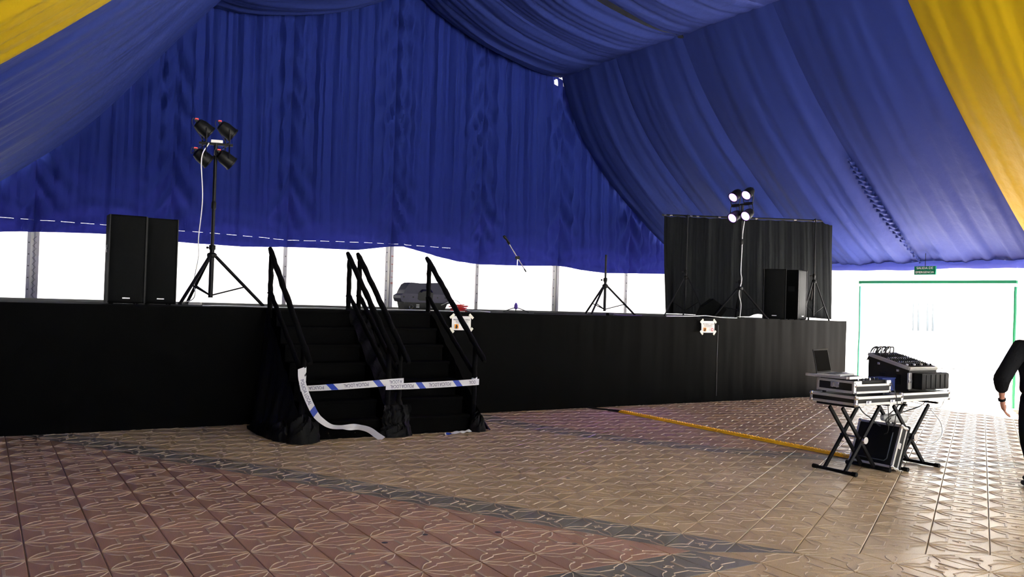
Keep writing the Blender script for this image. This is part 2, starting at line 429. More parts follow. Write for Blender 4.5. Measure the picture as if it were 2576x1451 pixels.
# flat billows between purlins and ridge
BIL = [(3.75, 6.60), (3.0, 6.63), (1.68, 6.93), (0.7, 7.35), (0.26, 7.63), (0.0, 7.95)]
BIL_S = smooth_tab(BIL)
def billow_pt(side, t, y, seam, ph):
    x, z = curve_at(BIL_S, t)
    b = math.sin(math.pi * seam) ** 0.7 * 0.10
    ru = 0.035 * wob(seam * 15 + ph + 1.2 * math.sin(t * 3), ph) * (0.35 + math.sin(math.pi * t)) + 0.012 * wob(seam * 37 + 3 * t, ph)
    e = min(seam, 1 - seam)
    ru += 0.012 * math.exp(-e * 16) * math.sin(t * 120 + ph)
    ru *= (1 - math.exp(-e / 0.03))
    return (RX + side * x, y, z - b * math.sin(math.pi * t) ** 0.5 - ru)
def billow(side, y0, y1, mat, label):
    r = root('ridge_drape', label, 'drape', (RX + side * 3.75, (y0 + y1) / 2, 6.6), 0, 'drapes along the ridge')
    for k in range(2):
        a = lerp(y1, y0, k / 2); b = lerp(y1, y0, (k + 1) / 2); ph = a * 2.3 + side
        yc = (y0 + y1) / 2
        MB().grid(lambda u, v: billow_pt(side, v, yc + (lerp(a, b, u) - yc) * (1 - 0.045 * math.sin(math.pi * v) ** 1.3), u, ph), 48, 44).build('cloth_strip', mat, r, smooth=True)
billow(1, 11.81, 15.64, 'blue', 'large blue swag hanging under the ridge at the back, right half')
billow(1, 7.78, 11.80, 'blue', 'blue swag at the top edge, in front of the dark gap')
billow(-1, 11.81, 15.64, 'blue', 'dark blue swag under the ridge at the back, left half')
billow(-1, 7.78, 11.80, 'blue', 'blue swag overhead left of the ridge, out past the top edge')
for k, (s, mt) in enumerate(((1, 'yellow'), (-1, 'blue'))):
    billow(s, 3.80, 7.76, mt, ('yellow' if s > 0 else 'blue') + ' swag overhead nearest the viewer')
# roof trusses above the lining (dark rafters show in the gap)
for k, y in enumerate((11.82, 7.75)):
    r = root('roof_truss', 'dark roof rafter in the gap between blue swags' if k == 0 else 'roof rafter above the nearer ceiling seam', 'rafter', (RX, y, 2.6), 0, 'roof rafters')
    for s in (1, -1):
        mb = MB()
        p0 = Vector((RX, y, 9.72)); p1 = Vector((RX + s * 8.4, y, 3.0))
        d = (p1 - p0); q = d.to_track_quat('X', 'Z').to_matrix()
        mb.box((p0 + p1) / 2, (d.length, 0.12, 0.2), q)
        mb.build('rafter', 'blackmetal', r)
    MB().box((RX, y, 7.75), (3.2, 0.10, 0.16)).build('tie_beam', 'blackmetal', r)
# near roof bays over and behind the viewer
for s in (1, -1):
    slope_drape('ceiling_drape', s, -0.2, 3.78, 'blue', 'blue sloping ceiling drape beside the viewer, ' + ('right' if s > 0 else 'left') + ' side', 'sloping ceiling drapes', 1)
slope_drape('ceiling_drape', -1, 3.80, 7.78, 'yellow', 'yellow ceiling drape in the upper left corner', 'sloping ceiling drapes', 2)

# scalloped valance along the right eave
def valance_pt(u, v):
    y = lerp(15.6, 2.5, u); sc = abs(math.sin(math.pi * u * 13.1 / 0.95))
    zt = 2.60 - 0.03 * (1 - sc); zb = 2.44 + 0.02 * wob(y * 2.2, 1)
    return (WR - 0.06 - 0.02 * wob(y * 9, 2) * (1 - v) - 0.05 * math.sin(v * 3.1), y, lerp(zb, zt, v))
tag(MB().grid(valance_pt, 260, 6).build('valance', 'valance', smooth=True), 'thin blue scalloped valance above the entrance', 'valance')

# gable drape
BOT = [(-1.0, 2.42), (0.25, 2.43), (0.72, 2.47), (1.9, 2.50), (2.8, 2.44), (4.0, 2.42), (4.87, 2.47), (6.2, 2.49), (6.97, 2.61), (7.2, 2.62), (7.9, 2.46), (8.4, 2.38), (9.02, 2.35), (10.1, 2.37), (11.06, 2.42), (11.6, 2.35), (12.3, 2.31), (13.12, 2.34), (14.2, 2.37), (15.2, 2.45)]
DASH = [(-1.0, 2.66), (0.72, 2.66), (3.0, 2.64), (4.87, 2.60), (6.9, 2.66), (9.0, 2.64)]
gd = root('gable_drape', 'tall blue gathered drape covering the gable behind the stage', 'drape', (RX, GY, 2.4))
def drape_pt(x, z, x0, x1):
    zb = interp(BOT, x); hgt = (z - zb)
    f = (x - x0) / (x1 - x0); dl = x - x0; dr = x1 - x
    y = GY
    pin = 1 - math.exp(-min(dl, dr) / 0.06)
    # vertical pleats, denser to the top
    am = 0.30 + 0.7 * min(1, hgt / 3.0)
    y += pin * 0.068 * am * wob(x * 15 + 0.5 * math.sin(z * 0.6 + x0), x0) + pin * 0.016 * am * wob(x * 43 + 0.3 * z, x0 + 1)
    # chevron folds gathered on the seams
    for d, sg in ((dl, 1), (dr, -1)):
        k = math.exp(-d / 0.34)
        y -= pin * 0.10 * k * math.sin((z + 1.9 * d - 0.9 * d * d) * (10.5 + 1.5 * math.sin(x0 * 2)) + x0 * 5 + wob(z * 1.3, x0)) * (0.5 + 0.5 * math.sin(z * 1.7 + x0 * 3) ** 2)
        y += 0.09 * math.exp(-d / 0.07)
    # catenary bags near the hem
    k = math.exp(-max(0, hgt) / 0.55)
    y -= pin * 0.035 * k * math.sin((hgt + 1.2 * (f - 0.5) ** 2) * 22 + x0) + 0.08 * math.sin(math.pi * f) * (0.4 + 0.6 * math.exp(-max(0, hgt) / 2))
    return (x, y, z)
for x0, x1 in zip(POSTX, POSTX[1:]):
    NX = 72
    zrows = []
    def rows(x):
        zb = interp(BOT, x); zd = interp(DASH, x) if x < 9 else zb + 0.27
        zd = max(zd, zb + 0.05)
        r = [zb + (zd - 0.0025 - zb) * k / 6 for k in range(7)]
        zt = 9.9 - abs(x - RX) / 8.5 * 7.0 - 0.15
        zt = max(zt, zd + 0.2)
        n = 84
        r += [zd + 0.0025 + (zt - zd - 0.0025) * k / n for k in range(n + 1)]
        return r
    cols = [rows(lerp(x0, x1, i / NX)) for i in range(NX + 1)]
    NR = len(cols[0])
    def pt(u, v):
        i = round(u * NX); j = round(v * (NR - 1)); return drape_pt(lerp(x0, x1, u), cols[i][j], x0, x1)
    def skip(i, j):
        if x0 == 9.02 and 10.75 < lerp(x0, x1, i / NX) < 10.83 and 6.44 < cols[i][j] < 6.56: return True
        if j != 6 or x0 > 8.8: return False
        xx = lerp(x0, x1, i / NX)
        if x0 > 6.5 and xx > 8.2: return False
        return ((xx + 5) % 0.29) < 0.19
    MB().grid(pt, NX, NR - 1, 0, skip).build('drape_panel', 'bluedrape', gd, smooth=True)

# ------------------------------------------------------------------ tent posts behind the stage
PL = {0.72: 'tent post with lacing gap at the far left edge', 2.80: 'thin tent post behind the left speakers', 4.87: 'thin riveted tent post left of the stair rails',
      6.98: 'wide tent post with red stickers right of the stair rails', 9.02: 'thin riveted tent post left of the microphone stand', 11.06: 'wide pale tent post right of the microphone stand', 13.12: 'thin tent post beside the black curtain'}
for x in POSTX[1:-1]:
    big = x in (6.98, 11.06, 0.72)
    r = root('tent_post', PL[x], 'post', (x, 15.93, 0), 0, 'tent posts')
    if big:
        MB().box((x - 0.055, 15.93, 1.45), (0.05, 0.06, 2.9), b=0.004).build('post_flange', 'post', r)
        MB().box((x, 15.945, 1.45), (0.07, 0.03, 2.9)).build('post_web', 'white', r)
        MB().box((x + 0.06, 15.93, 1.45), (0.065, 0.07, 2.9), b=0.004).build('post_flange', 'post', r)
        if x == 6.98:
            for z, h in ((2.42, 0.02), (2.26, 0.015), (2.12, 0.012), (2.0, 0.012), (1.88, 0.035)):
                MB().box((x + 0.062, 15.893, z), (0.045, 0.004, h)).build('sticker', 'postred', r)
        if x == 0.72:
            MB().tube([(x - 0.0, 15.89, 2.4 - 0.05 * k + 0.0) if k % 2 else (x + 0.05, 15.89, 2.4 - 0.05 * k) for k in range(22)], 0.004, 5).build('lacing', 'rivet', r)
    else:
        MB().box((x, 15.93, 1.45), (0.075, 0.05, 2.9), b=0.004).build('post_profile', 'post', r)
    for k in range(7):
        MB().cyl((x + (-0.055 if big else 0), 15.905, 1.35 + k * 0.19), (x + (-0.055 if big else 0), 15.894, 1.35 + k * 0.19), 0.012, n=8).build('rivet', 'rivet', r)

# ------------------------------------------------------------------ entrance: green frame, exit sign, outside
fr = root('door_1', '', '', (WR, 9.46, 0)); del fr['label']; del fr['category']; fr['kind'] = 'structure'
MB().box((WR - 0.03, (DY0 + DY1) / 2, DZ), (0.05, DY1 - DY0 + 0.05, 0.055), b=0.006).build('frame_head', 'green', fr)
MB().tube([(WR - 0.03, DY1 + 0.01 * wob(z * 3, 1), z) for z in [0.02 + k * 0.15 for k in range(15)]], 0.021, 6).build('frame_post', 'green', fr)
MB().tube([(WR - 0.03, DY0 + 0.012 * wob(z * 3, 4), z) for z in [0.02 + k * 0.15 for k in range(15)]], 0.026, 6).build('frame_post', 'green', fr)
es = root('exit_sign', 'small green hanging exit sign above the entrance', 'sign', (WR - 0.25, 9.46, 2.34))
MB().box((WR - 0.25, 9.46, 2.41), (0.03, 0.42, 0.16), b=0.004).build('sign_plate', 'signgreen', es)
def wall_text(txt, size, xpos, yc, zc, parent, mat, stretch=1.0):
    vs, fs = text_mesh(txt, size); MB().add([(xpos, yc - v.x * stretch, zc + v.y) for v in vs], fs).build('lettering', mat, parent)
wall_text('SALIDA DE', 0.062, WR - 0.268, 9.46, 2.452, es, 'paper', 1.1); wall_text('EMERGENCIA', 0.058, WR - 0.268, 9.46, 2.375, es, 'paper', 1.05)
MB().cyl((WR - 0.25, 9.46, 2.49), (WR - 0.25, 9.46, 2.80), 0.006, n=6).build('hanger', 'blackmetal', es)

lp = root('lamp_post', 'grey cast iron street lamp outside the entrance', 'lamp post', (24.42, 13.08, -0.06))
MB().lathe([(0.30, 0), (0.30, 0.12), (0.24, 0.16), (0.22, 0.45), (0.17, 0.52), (0.11, 0.60), (0.105, 0.82), (0.13, 0.86), (0.13, 0.92), (0.165, 0.96), (0.165, 1.0), (0.12, 1.05), (0.15, 1.12), (0.15, 1.17), (0.09, 1.24), (0.075, 1.3)], (24.42, 13.08, -0.06), n=16).build('pedestal', 'lampgrey', lp, True)
MB().lathe([(0.072, 0), (0.062, 1.0), (0.06, 1.02), (0.055, 1.25), (0.02, 1.3)], (24.42, 13.08, 1.22), n=16).build('shaft', 'lampgrey', lp, True)
bl = root('building', 'white rendered building far outside the entrance with narrow window bars', 'building', (40, 26, 0))
bd = Vector((0.848, -0.529, 0)); bn = Vector((-0.529, -0.848, 0))
bc = Vector((37.5, 23.8, 0))
rotb = Matrix((bd, -bn, Vector((0, 0, 1)))).transposed()
MB().box(bc - bn * 2.02 + Vector((0, 0, 2.9)), (24, 4, 6.0), rotb).build('wall', 'render', bl)
for k, dx in enumerate((-0.45, -0.20, 0.23, 0.48)):
    MB().box(bc + bd * dx + bn * 0.03 + Vector((0, 0, 1.45)), (0.045 if k == 0 else 0.075, 0.06, 1.3), rotb).build('window_bar', 'bargrey', bl)
ba = root('barrier', 'low cable barrier strung across the bright forecourt', 'barrier', (18.5, 10.3, -0.06))
pa = Vector((17.3, 11.3, 0.42)); pb = Vector((20.2, 9.4, 0.42))
MB().cyl(pa, pb, 0.012, n=6).build('cable', 'blackcable', ba)
for p in (pa, pb):
    MB().lathe([(0.06, -0.48), (0.06, -0.46), (0.03, -0.44), (0.03, 0.03), (0.02, 0.05)], p, n=10).build('bollard', 'blackmetal', ba, True)

# ------------------------------------------------------------------ floor tiles
TN = 0.395; TB = 0.380
nA = Vector((math.cos(29.3 * D2R), math.sin(29.3 * D2R))); mA = Vector((-nA.y, nA.x)); A0 = 5.53
nS = Vector((0.469, 0.883)); S0 = 5.516
floor = MB().box(((WL + WR) / 2, (YB + 16) / 2, -0.033), (WR - WL, 16 - YB, 0.05)).build('floor', 'grout'); structure(floor)
def ridge_lines():
    L = [[(-.15, .28), (.15, .28)], [(-.15, -.28), (.15, -.28)]]
    for sx in (1, -1):
        for sy in (1, -1):
            L.append([(sx * .48, sy * .47), (sx * .36, sy * .44), (sx * .27, sy * .385), (sx * .20, sy * .36), (sx * .15, sy * .28)])
            L.append([(sx * .47, sy * .43), (sx * .40, sy * .31), (sx * .345, sy * .24), (sx * .28, sy * .19), (sx * .20, sy * .17)])
    for a in range(4):
        c, s = math.cos(a * math.pi / 2), math.sin(a * math.pi / 2)
        L.append([(c * .045, s * .045), (c * .11, s * .11)])
        c2, s2 = math.cos((a + 1) * math.pi / 2), math.sin((a + 1) * math.pi / 2)
        L.append([(c * .05, s * .05), ((c + c2) * .032, (s + s2) * .032), (c2 * .05, s2 * .05)])
    return L
RIDGES = ridge_lines()
PADS = [(-.20, 0, .022, .17), (.20, 0, .022, .17)]
def clip(poly, n, d):
    out = []
    for i in range(len(poly)):
        a, b = poly[i], poly[(i + 1) % len(poly)]; da = a[0] * n[0] + a[1] * n[1] - d; db = b[0] * n[0] + b[1] * n[1] - d
        if da >= 0: out.append(a)
        if (da >= 0) != (db >= 0):
            t = da / (da - db); out.append((a[0] + (b[0] - a[0]) * t, a[1] + (b[1] - a[1]) * t))
    return out
def tile_geo(mb, T, planes, xf, mslab, mridge):
    """planes in tile-local metres; xf maps local xy to output coords"""
    g = 0.0035; h = T / 2 - g; hy = T / 2 - 0.0015
    poly = [(-h, -hy), (h, -hy), (h, hy), (-h, hy)]
    for n, d in planes: poly = clip(poly, n, d + 0.002)
    if len(poly) < 3: return False
    area = abs(sum(poly[i][0] * poly[(i + 1) % len(poly)][1] - poly[(i + 1) % len(poly)][0] * poly[i][1] for i in range(len(poly)))) / 2
    if area < 0.0008: return False
    cx = sum(p[0] for p in poly) / len(poly); cy = sum(p[1] for p in poly) / len(poly); k = len(poly)
    ins = []
    for p in poly:
        dx, dy = p[0] - cx, p[1] - cy; q = max(1e-6, math.hypot(dx, dy)); s = max(0, 1 - 0.005 / q); ins.append((cx + dx * s, cy + dy * s))
    vs = [xf(p, -0.009) for p in poly] + [xf(p, -0.0025) for p in poly] + [xf(p, 0) for p in ins]
    fs = [(i, (i + 1) % k, k + (i + 1) % k, k + i) for i in range(k)] + [(k + i, k + (i + 1) % k, 2 * k + (i + 1) % k, 2 * k + i) for i in range(k)] + [tuple(range(2 * k, 3 * k))]
    mb.add(vs, fs, mslab)
    inside = lambda p: all(p[0] * n[0] + p[1] * n[1] > d + 0.008 for n, d in planes)
    for line in RIDGES:
        pts = [(x * T, y * T) for x, y in line]
        if planes and not all(inside(p) for p in pts): continue
        wv = 0.0050; vs = []; fs = []
        for i, p in enumerate(pts):
            a, b = pts[max(0, i - 1)], pts[min(len(pts) - 1, i + 1)]
            dx, dy = b[0] - a[0], b[1] - a[1]; q = math.hypot(dx, dy); nx, ny = -dy / q, dx / q
            vs += [xf((p[0] + nx * wv, p[1] + ny * wv), -0.0005), xf(p, 0.0034), xf((p[0] - nx * wv, p[1] - ny * wv), -0.0005)]
        for i in range(len(pts) - 1):
            o = i * 3; fs += [(o, o + 3, o + 4, o + 1), (o + 1, o + 4, o + 5, o + 2)]
        mb.add(vs, fs, mridge)
    for x, y, a, b in PADS:
        x *= T; y *= T; a *= T; b *= T
        if planes and not all(inside((x + sx * a, y + sy * b)) for sx in (1, -1) for sy in (1, -1)): continue
        vs = [xf((x + sx * a, y + sy * b), -0.0005) for sx, sy in ((-1, -1), (1, -1), (1, 1), (-1, 1))] + [xf((x + sx * a * .8, y + sy * b * .95), 0.004) for sx, sy in ((-1, -1), (1, -1), (1, 1), (-1, 1))]
        mb.add(vs, [(4, 5, 6, 7), (0, 1, 5, 4), (1, 2, 6, 5), (2, 3, 7, 6), (3, 0, 4, 7)], mridge)
    return True
tiles = []   # (centre, angle, T, planes world, zone)
def consider(cx, cy, ang, T, wplanes, zone):
    R = T * 0.72; pl = []
    for n, d in wplanes:
        v = cx * n[0] + cy * n[1] - d
        if v < -R: return
        if v < R: pl.append((n, d))
    c, s = math.cos(ang), math.sin(ang)
    loc = [((n[0] * c + n[1] * s, -n[0] * s + n[1] * c), d - n[0] * cx - n[1] * cy) for n, d in pl]
    tiles.append((cx, cy, ang, T, loc, zone))
ymin, ymax = 2.2, 10.62
# axis aligned zone
for i in range(-4, 40):
    for j in range(-6, 18):
        cx = 0.29 + TN * (i + 0.5); cy = 4.135 + TN * (j + 0.5)
        if not (WL < cx < WR and ymin < cy < ymax + 0.2): continue
        z = 'pink' if cy > 4.135 else ('grey' if cy > 3.74 else 'beige')
        consider(cx, cy, 0, TN, [((-nA.x, -nA.y), -A0)], z)
        consider(cx, cy, 0, TN, [((nA.x, nA.y), A0), ((-nS.x, -nS.y), -S0)], 'beige')
# turned zone: the joint lines run along nA
angB = 29.3 * D2R - math.pi / 2
for i in range(0, 40):
    for j in range(-32, 32):
        n_ = A0 + TB * (i + 0.5); m_ = 0.295 + TB * (j + 0.5)
        p = nA * n_ + mA * m_
        if not (WL < p.x < WR + 0.1 and ymin < p.y < ymax + 0.2): continue
        consider(p.x, p.y, angB, TB, [((nA.x, nA.y), A0), ((nS.x, nS.y), S0)], 'grey' if i == 0 else 'ring')
def rank(t):
    q = project((t[0], t[1], 0))
    if q is None or not (-60 < q[0] < 2640 and -60 < q[1] < 1500): return 1e9
    return q[2]
tiles.sort(key=rank)
full_mesh = {}
for T, key in ((TN, 'n'), (TB, 'b')):
    mb = MB(); tile_geo(mb, T, [], lambda p, z: (p[0], p[1], z), 0, 1)
    o = mb.build('tile', [FM['pink'], 'ridge']); full_mesh[T] = o.data; bpy.data.objects.remove(o)
stuff = MB(); nobj = 0
ZI = {'pink': 0, 'beige': 1, 'grey': 2, 'ring': 3}
FO = Vector(floor.location)
for cx, cy, ang, T, pl, zone in tiles:
    c, s = math.cos(ang), math.sin(ang)
    if nobj < 300:
        if not pl:
            o = bpy.data.objects.new('tile', full_mesh[T]); col.objects.link(o)
        else:
            mb = MB()
            if not tile_geo(mb, T, pl, lambda p, z: (p[0], p[1], z), 0, 1): continue
            o = mb.build('tile', [FM[zone], 'ridge'], world=False)
        o.material_slots[0].link = 'OBJECT'; o.material_slots[0].material = FM[zone]
        o.parent = floor; o.location = (cx, cy, random.uniform(-0.0006, 0.0006)); o.rotation_euler = (random.uniform(-.0015, .0015), random.uniform(-.0015, .0015), ang)
        nobj += 1
    else:
        tile_geo(stuff, T, pl, lambda p, z: (cx + p[0] * c - p[1] * s, cy + p[0] * s + p[1] * c, z), ZI[zone], 4)
so = stuff.build('tile_field', [FM['pink'], FM['beige'], FM['grey'], FM['ring'], 'ridge'], floor); so['kind'] = 'stuff'
# gum spots trodden into the tiles
for k, (x, y) in enumerate(((2.30, 5.16), (2.62, 5.22), (3.10, 5.06), (2.02, 5.02), (3.42, 4.60), (4.62, 6.35))):
    tag(MB().lathe([(0.022, 0), (0.018, 0.0015), (0.004, 0.002)], (x, y, 0.0003), n=10).build('gum_spot', 'rivet', None, True), 'small dark chewing gum spot trodden into the paving', 'gum spot', 'gum spots on the paving')

# ------------------------------------------------------------------ stage
SZ, SY, SX0, SX1 = 1.41, 10.50, -0.95, 14.08
st = root('stage', 'long black stage with a black skirt to the floor', 'stage', (6.5, 12.6, 0))
MB().box(((SX0 + SX1) / 2, 12.75, SZ - 0.04), (SX1 - SX0 - 0.02, 4.45, 0.08)).build('deck', 'deck', st)
seams = [-0.95, 4.1, 10.66, SX1]
for a, b in zip(seams, seams[1:]):
    def sk(u, v):
        x = lerp(a, b, u); z = lerp(-0.004, SZ + 0.006, v)
        amp = interp([(0, 0.005), (9, 0.006), (11, 0.010), (14, 0.014)], x) * (0.35 + 0.65 * (1 - v * 0.7))
        y = SY + amp * wob(x * 4.6 + 0.5 * z, 1) + 0.004 * wob(x * 17, 3)
        if v > 0.985: y += 0.0
        return (x + (0.012 * wob(z * 4, 2) if b == SX1 and u == 1 else 0), y - 0.01, z + 0.004 * wob(x * 2.2, 1) * v)
    mb = MB(); n = max(40, int((b - a) * 22))
    mb.grid(sk, n, 14)
    mb.build('skirt_panel', 'skirt', st, smooth=True)
MB().grid(lambda u, v: (SX1 + 0.008 * wob(u * 25, 1), lerp(SY - 0.01, 14.95, u), lerp(0.004, SZ, v)), 50, 6).build('skirt_panel', 'skirt', st, smooth=True)
for x0_, x1_, y0_, y1_ in ((SX0, SX1, 14.97, 14.97), (SX0, SX0, SY, 14.97)):  # unseen back and left skirts, added to stop light leaking under the stage
    MB().grid(lambda u, v: (lerp(x0_, x1_, u), lerp(y0_, y1_, u), lerp(-0.004, SZ - 0.02, v)), 20, 3).build('skirt_panel', 'skirt', st)
for k in range(6):
    for j in range(2):
        MB().cyl((SX0 + 0.4 + k * 2.8, 11 + j * 3.6, 0), (SX0 + 0.4 + k * 2.8, 11 + j * 3.6, SZ - 0.08), 0.03, n=8).build('leg', 'blackmetal', st)
MB().tube([(10.67 + 0.006 * wob(z * 5, 1), SY - 0.028, z) for z in [0.1 + 0.1 * k for k in range(13)]], 0.003, 5).build('skirt_seam', 'rivet', st)

# ------------------------------------------------------------------ stairs
sr = root('staircase', 'black carpeted double staircase up to the stage with wrapped handrails', 'staircase', (4.1, 9.8, 0))
NS = 7; RI = SZ / NS; Y0, Y1 = 9.12, 10.46; TR = (Y1 - Y0) / NS
for x0, x1 in ((3.06, 3.99), (4.24, 5.13)):
    for k in range(NS):
        y = Y0 + TR * k; z = RI * (k + 1)
        MB().box(((x0 + x1) / 2, y + TR / 2, z - 0.02), (x1 - x0, TR + 0.03, 0.035), b=0.006).build('tread', 'step', sr)
        MB().box(((x0 + x1) / 2, y + 0.012, z - RI / 2 - 0.02), (x1 - x0 - 0.01, 0.018, RI - 0.03)).build('riser', 'step', sr)
def wiggle_rail(p0, p1, r, seed, n=26):
    p0 = Vector(p0); p1 = Vector(p1); pts = []; rs = []
    for i in range(n + 1):
        t = i / n; p = p0.lerp(p1, t)
        p = p + Vector((0.004 * wob(t * 30, seed), 0, 0.005 * wob(t * 26, seed + 1)))
        pts.append(p); rs.append(r * (1 + 0.10 * wob(t * 55, seed + 2)) * (0.75 if i in (0, n) else 1))
    return pts, rs
for k, x in enumerate((3.03, 4.04, 4.18, 5.18)):
    s = k * 1.7
    pts, rs = wiggle_rail((x, 10.54, 2.15), (x, 8.88, 0.86), 0.034, s); MB().tube(pts, rs, 10).build('handrail', 'wrap', sr, True)
    pts, rs = wiggle_rail((x, 10.46, 1.62), (x, 9.15, 0.72 if k in (0, 1) else 0.70), 0.028, s + 1); MB().tube(pts, rs, 10).build('mid_rail', 'wrap', sr, True)
    pts, rs = wiggle_rail((x, 10.45, 1.30), (x, 10.46, 2.10), 0.031, s + 2, 14); MB().tube(pts, rs, 10).build('top_post', 'wrap', sr, True)
    pts, rs = wiggle_rail((x, 9.12, 0.0), (x, 9.12, 1.06), 0.030, s + 3, 18); MB().tube(pts, rs, 10).build('newel_post', 'wrap', sr, True)
    MB().tube([(x, 10.44, 1.60 + 0.02 * math.sin(t)) if False else (x + 0.03 * math.cos(t), 10.455 + 0.03 * math.sin(t), 1.60 + 0.01 * wob(t, s)) for t in [q * 0.6 for q in range(12)]], 0.009, 6).build('wrap_knot', 'wrap', sr, True)
# black cloths draped down the sides of the flights
def side_cloth(x, out, seed, parent, puddle):
    def fn(u, v):
        y = lerp(10.47, 9.02, u)
        ztop = lerp(1.40, 0.24, max(0, (u - 0.04) / 0.96)); ztop = min(ztop, RI * (int((10.46 - y) / TR) * -1 + NS) + 0.05) if False else ztop
        t = v
        z = lerp(ztop, 0.012, t)
        fold = 0.05 * wob(u * 17 + 0.4 * t, seed) * (0.25 + 0.75 * t) + 0.018 * wob(u * 41, seed + 1) * t
        xx = x + out * (0.01 + 0.09 * t + 0.05 * t * t + 0.0) + fold
        return (xx, y - 0.02 * t, z)
    MB().grid(fn, 70, 22).build('side_cloth', 'blackcloth', parent, True)
side_cloth(3.0, -1, 2.0, sr, True); side_cloth(5.20, 1, 5.0, sr, False)
# middle cloth between the flights
def midc(u, v):
    x = lerp(4.00, 4.23, u); 
    y = lerp(10.45, 9.05, v); z = lerp(1.44, 0.30, v)
    return (x, y - 0.02, z + 0.03 * wob(v * 16 + u * 2, 3) + 0.02 * wob(u * 7 + v * 30, 1))
MB().grid(midc, 12, 60).build('centre_cloth', 'blackcloth', sr, True)
MB().grid(lambda u, v: (lerp(3.95, 4.30, u) + 0.02 * wob(v * 9, u), 9.05 - 0.10 * (1 - v) * (0.5 + 0.5 * math.sin(u * 3.14)) + 0.03 * wob(u * 18 + v * 3, 2), lerp(0.012, 0.36, v)), 24, 18).build('centre_cloth', 'blackcloth', sr, True)
# cloth bunched on the paving at the foot of the flights
def bunch(cx, cy, rx, ry, h, seed):
    def fn(u, v):
        a = u * 2 * math.pi; rr = math.sin(v * math.pi / 2) ; z = h * math.cos(v * math.pi / 2) ** 0.8
        k = 1 + 0.16 * wob(a * 3 + seed, seed) + 0.10 * wob(v * 11 + a * 4, seed + 1)
        return (cx + rx * rr * math.cos(a) * k, cy + ry * rr * math.sin(a) * k, max(0.006, z * (1 + 0.28 * wob(a * 4 + v * 9, seed + 2))))
    MB().grid(fn, 44, 22).build('bunched_cloth', 'blackcloth', sr, True)
bunch(3.02, 9.02, 0.17, 0.15, 0.26, 1.2); bunch(2.86, 9.25, 0.10, 0.22, 0.20, 2.2); bunch(4.10, 9.02, 0.20, 0.08, 0.14, 3.1); bunch(5.20, 9.06, 0.10, 0.12, 0.20, 4.4); bunch(2.78, 9.75, 0.07, 0.5, 0.12, 6.2)

# ------------------------------------------------------------------ barrier tape
def tape(name, label, path, up, width, stripes, texts, parent_loc, flip=True, tsize=0.052):
    """path: list of Vectors (centre line); up: list of vectors across the tape"""
    r = root(name, label, 'barrier tape', parent_loc, 0, 'police barrier tape')
    S = [0.0]
    for a, b in zip(path, path[1:]): S.append(S[-1] + (b - a).length)
    def at(s, t, off=0.0):
        s = max(0, min(S[-1], s))
        for i in range(len(path) - 1):
            if s <= S[i + 1] + 1e-9: break
        k = (s - S[i]) / max(1e-9, S[i + 1] - S[i])
        p = path[i].lerp(path[i + 1], k); u = up[i].lerp(up[i + 1], k); d = (path[i + 1] - path[i]).normalized()
        n = d.cross(u).normalized()
        if n.y > 0: n = -n
        return p + u * (width * t) + n * off
    n = max(30, int(S[-1] / 0.02))
    MB().grid(lambda u, v: at(u * S[-1], v - 0.5), n, 4).build('band', 'tapewhite', r, True)
    for s0, s1, sl in stripes:
        MB().grid(lambda u, v: at(lerp(s0, s1, u) + sl * (v - 0.5), v - 0.5, 0.0015), 10, 4).build('stripe', 'tapeblue', r, True)
    for s0, txt in texts:
        vs, fs = text_mesh(txt, 0.06)
        q = -1 if flip else 1
        wx = max(v.x for v in vs) - min(v.x for v in vs); hy = max(v.y for v in vs) - min(v.y for v in vs); cxm = (max(v.x for v in vs) + min(v.x for v in vs)) / 2; cym = (max(v.y for v in vs) + min(v.y for v in vs)) / 2
        vs = [V(((v.x - cxm) * 0.0225 * len(txt) / wx, (v.y - cym) * tsize * 0.8 / hy, 0)) for v in vs]
        MB().add([at(s0 + q * v.x, q * v.y / width, 0.0025) for v in vs], fs).build('lettering', 'tapetext', r)
    return r
V = Vector
UPZ = [V((0, 0, 1))]
yT = 9.075
p1 = [V((2.99, yT, 0.575)), V((3.2, yT - 0.012, 0.580)), V((3.5, yT - 0.012, 0.592)), V((3.8, yT - 0.01, 0.607)), V((4.05, yT - 0.012, 0.622)), V((4.21, yT - 0.012, 0.628))]
u1 = [V((0, 0.5, 0.6)).normalized() * 0.9, V((0, 0.62, 0.75)), V((0, 0.5, 0.85)), V((0, 0.3, 0.95)), V((0, 0, 1)), V((0, 0, 1))]
tape('barrier_tape', 'police tape with inverted lettering across the left stair flight', p1, u1, 0.078, [(0.32, 0.40, -0.05), (0.87, 0.95, -0.06)], [(0.16, 'POLICIA L'), (0.64, 'POLICIA LOCAL'), (1.12, 'A LOCAL')], (3.6, yT, 0))
p2 = [V((3.98, yT - 0.03, 0.572)), V((4.3, yT - 0.032, 0.576)), V((4.7, yT - 0.03, 0.584)), V((5.0, yT - 0.028, 0.594)), V((5.205, yT - 0.028, 0.602))]
u2 = [V((0, 0, 0.9)), V((0, 0, 1)), V((0, 0, 1)), V((0, 0, 1)), V((0, 0, 1))]
tape('barrier_tape', 'police tape with inverted lettering across the right stair flight', p2, u2, 0.074, [(0.40, 0.48, -0.06), (0.89, 0.97, -0.06)], [(0.20, 'POLICIA LOCAL'), (0.69, 'POLICIA LOCAL'), (1.13, 'OCAL')], (4.6, yT, 0))
p3 = spl([(2.985, 9.05, 0.80), (2.99, 9.04, 0.70), (3.02, 9.03, 0.58), (3.07, 9.03, 0.46), (3.14, 9.02, 0.32), (3.20, 9.01, 0.245), (3.32, 8.99, 0.165), (3.47, 8.97, 0.150), (3.62, 8.96, 0.145), (3.74, 8.93, 0.115), (3.84, 8.91, 0.045), (3.90, 8.90, 0.006)], 5)
ups = [(0.5, (0.9, -0.2, 0.2)), ]
u3 = []
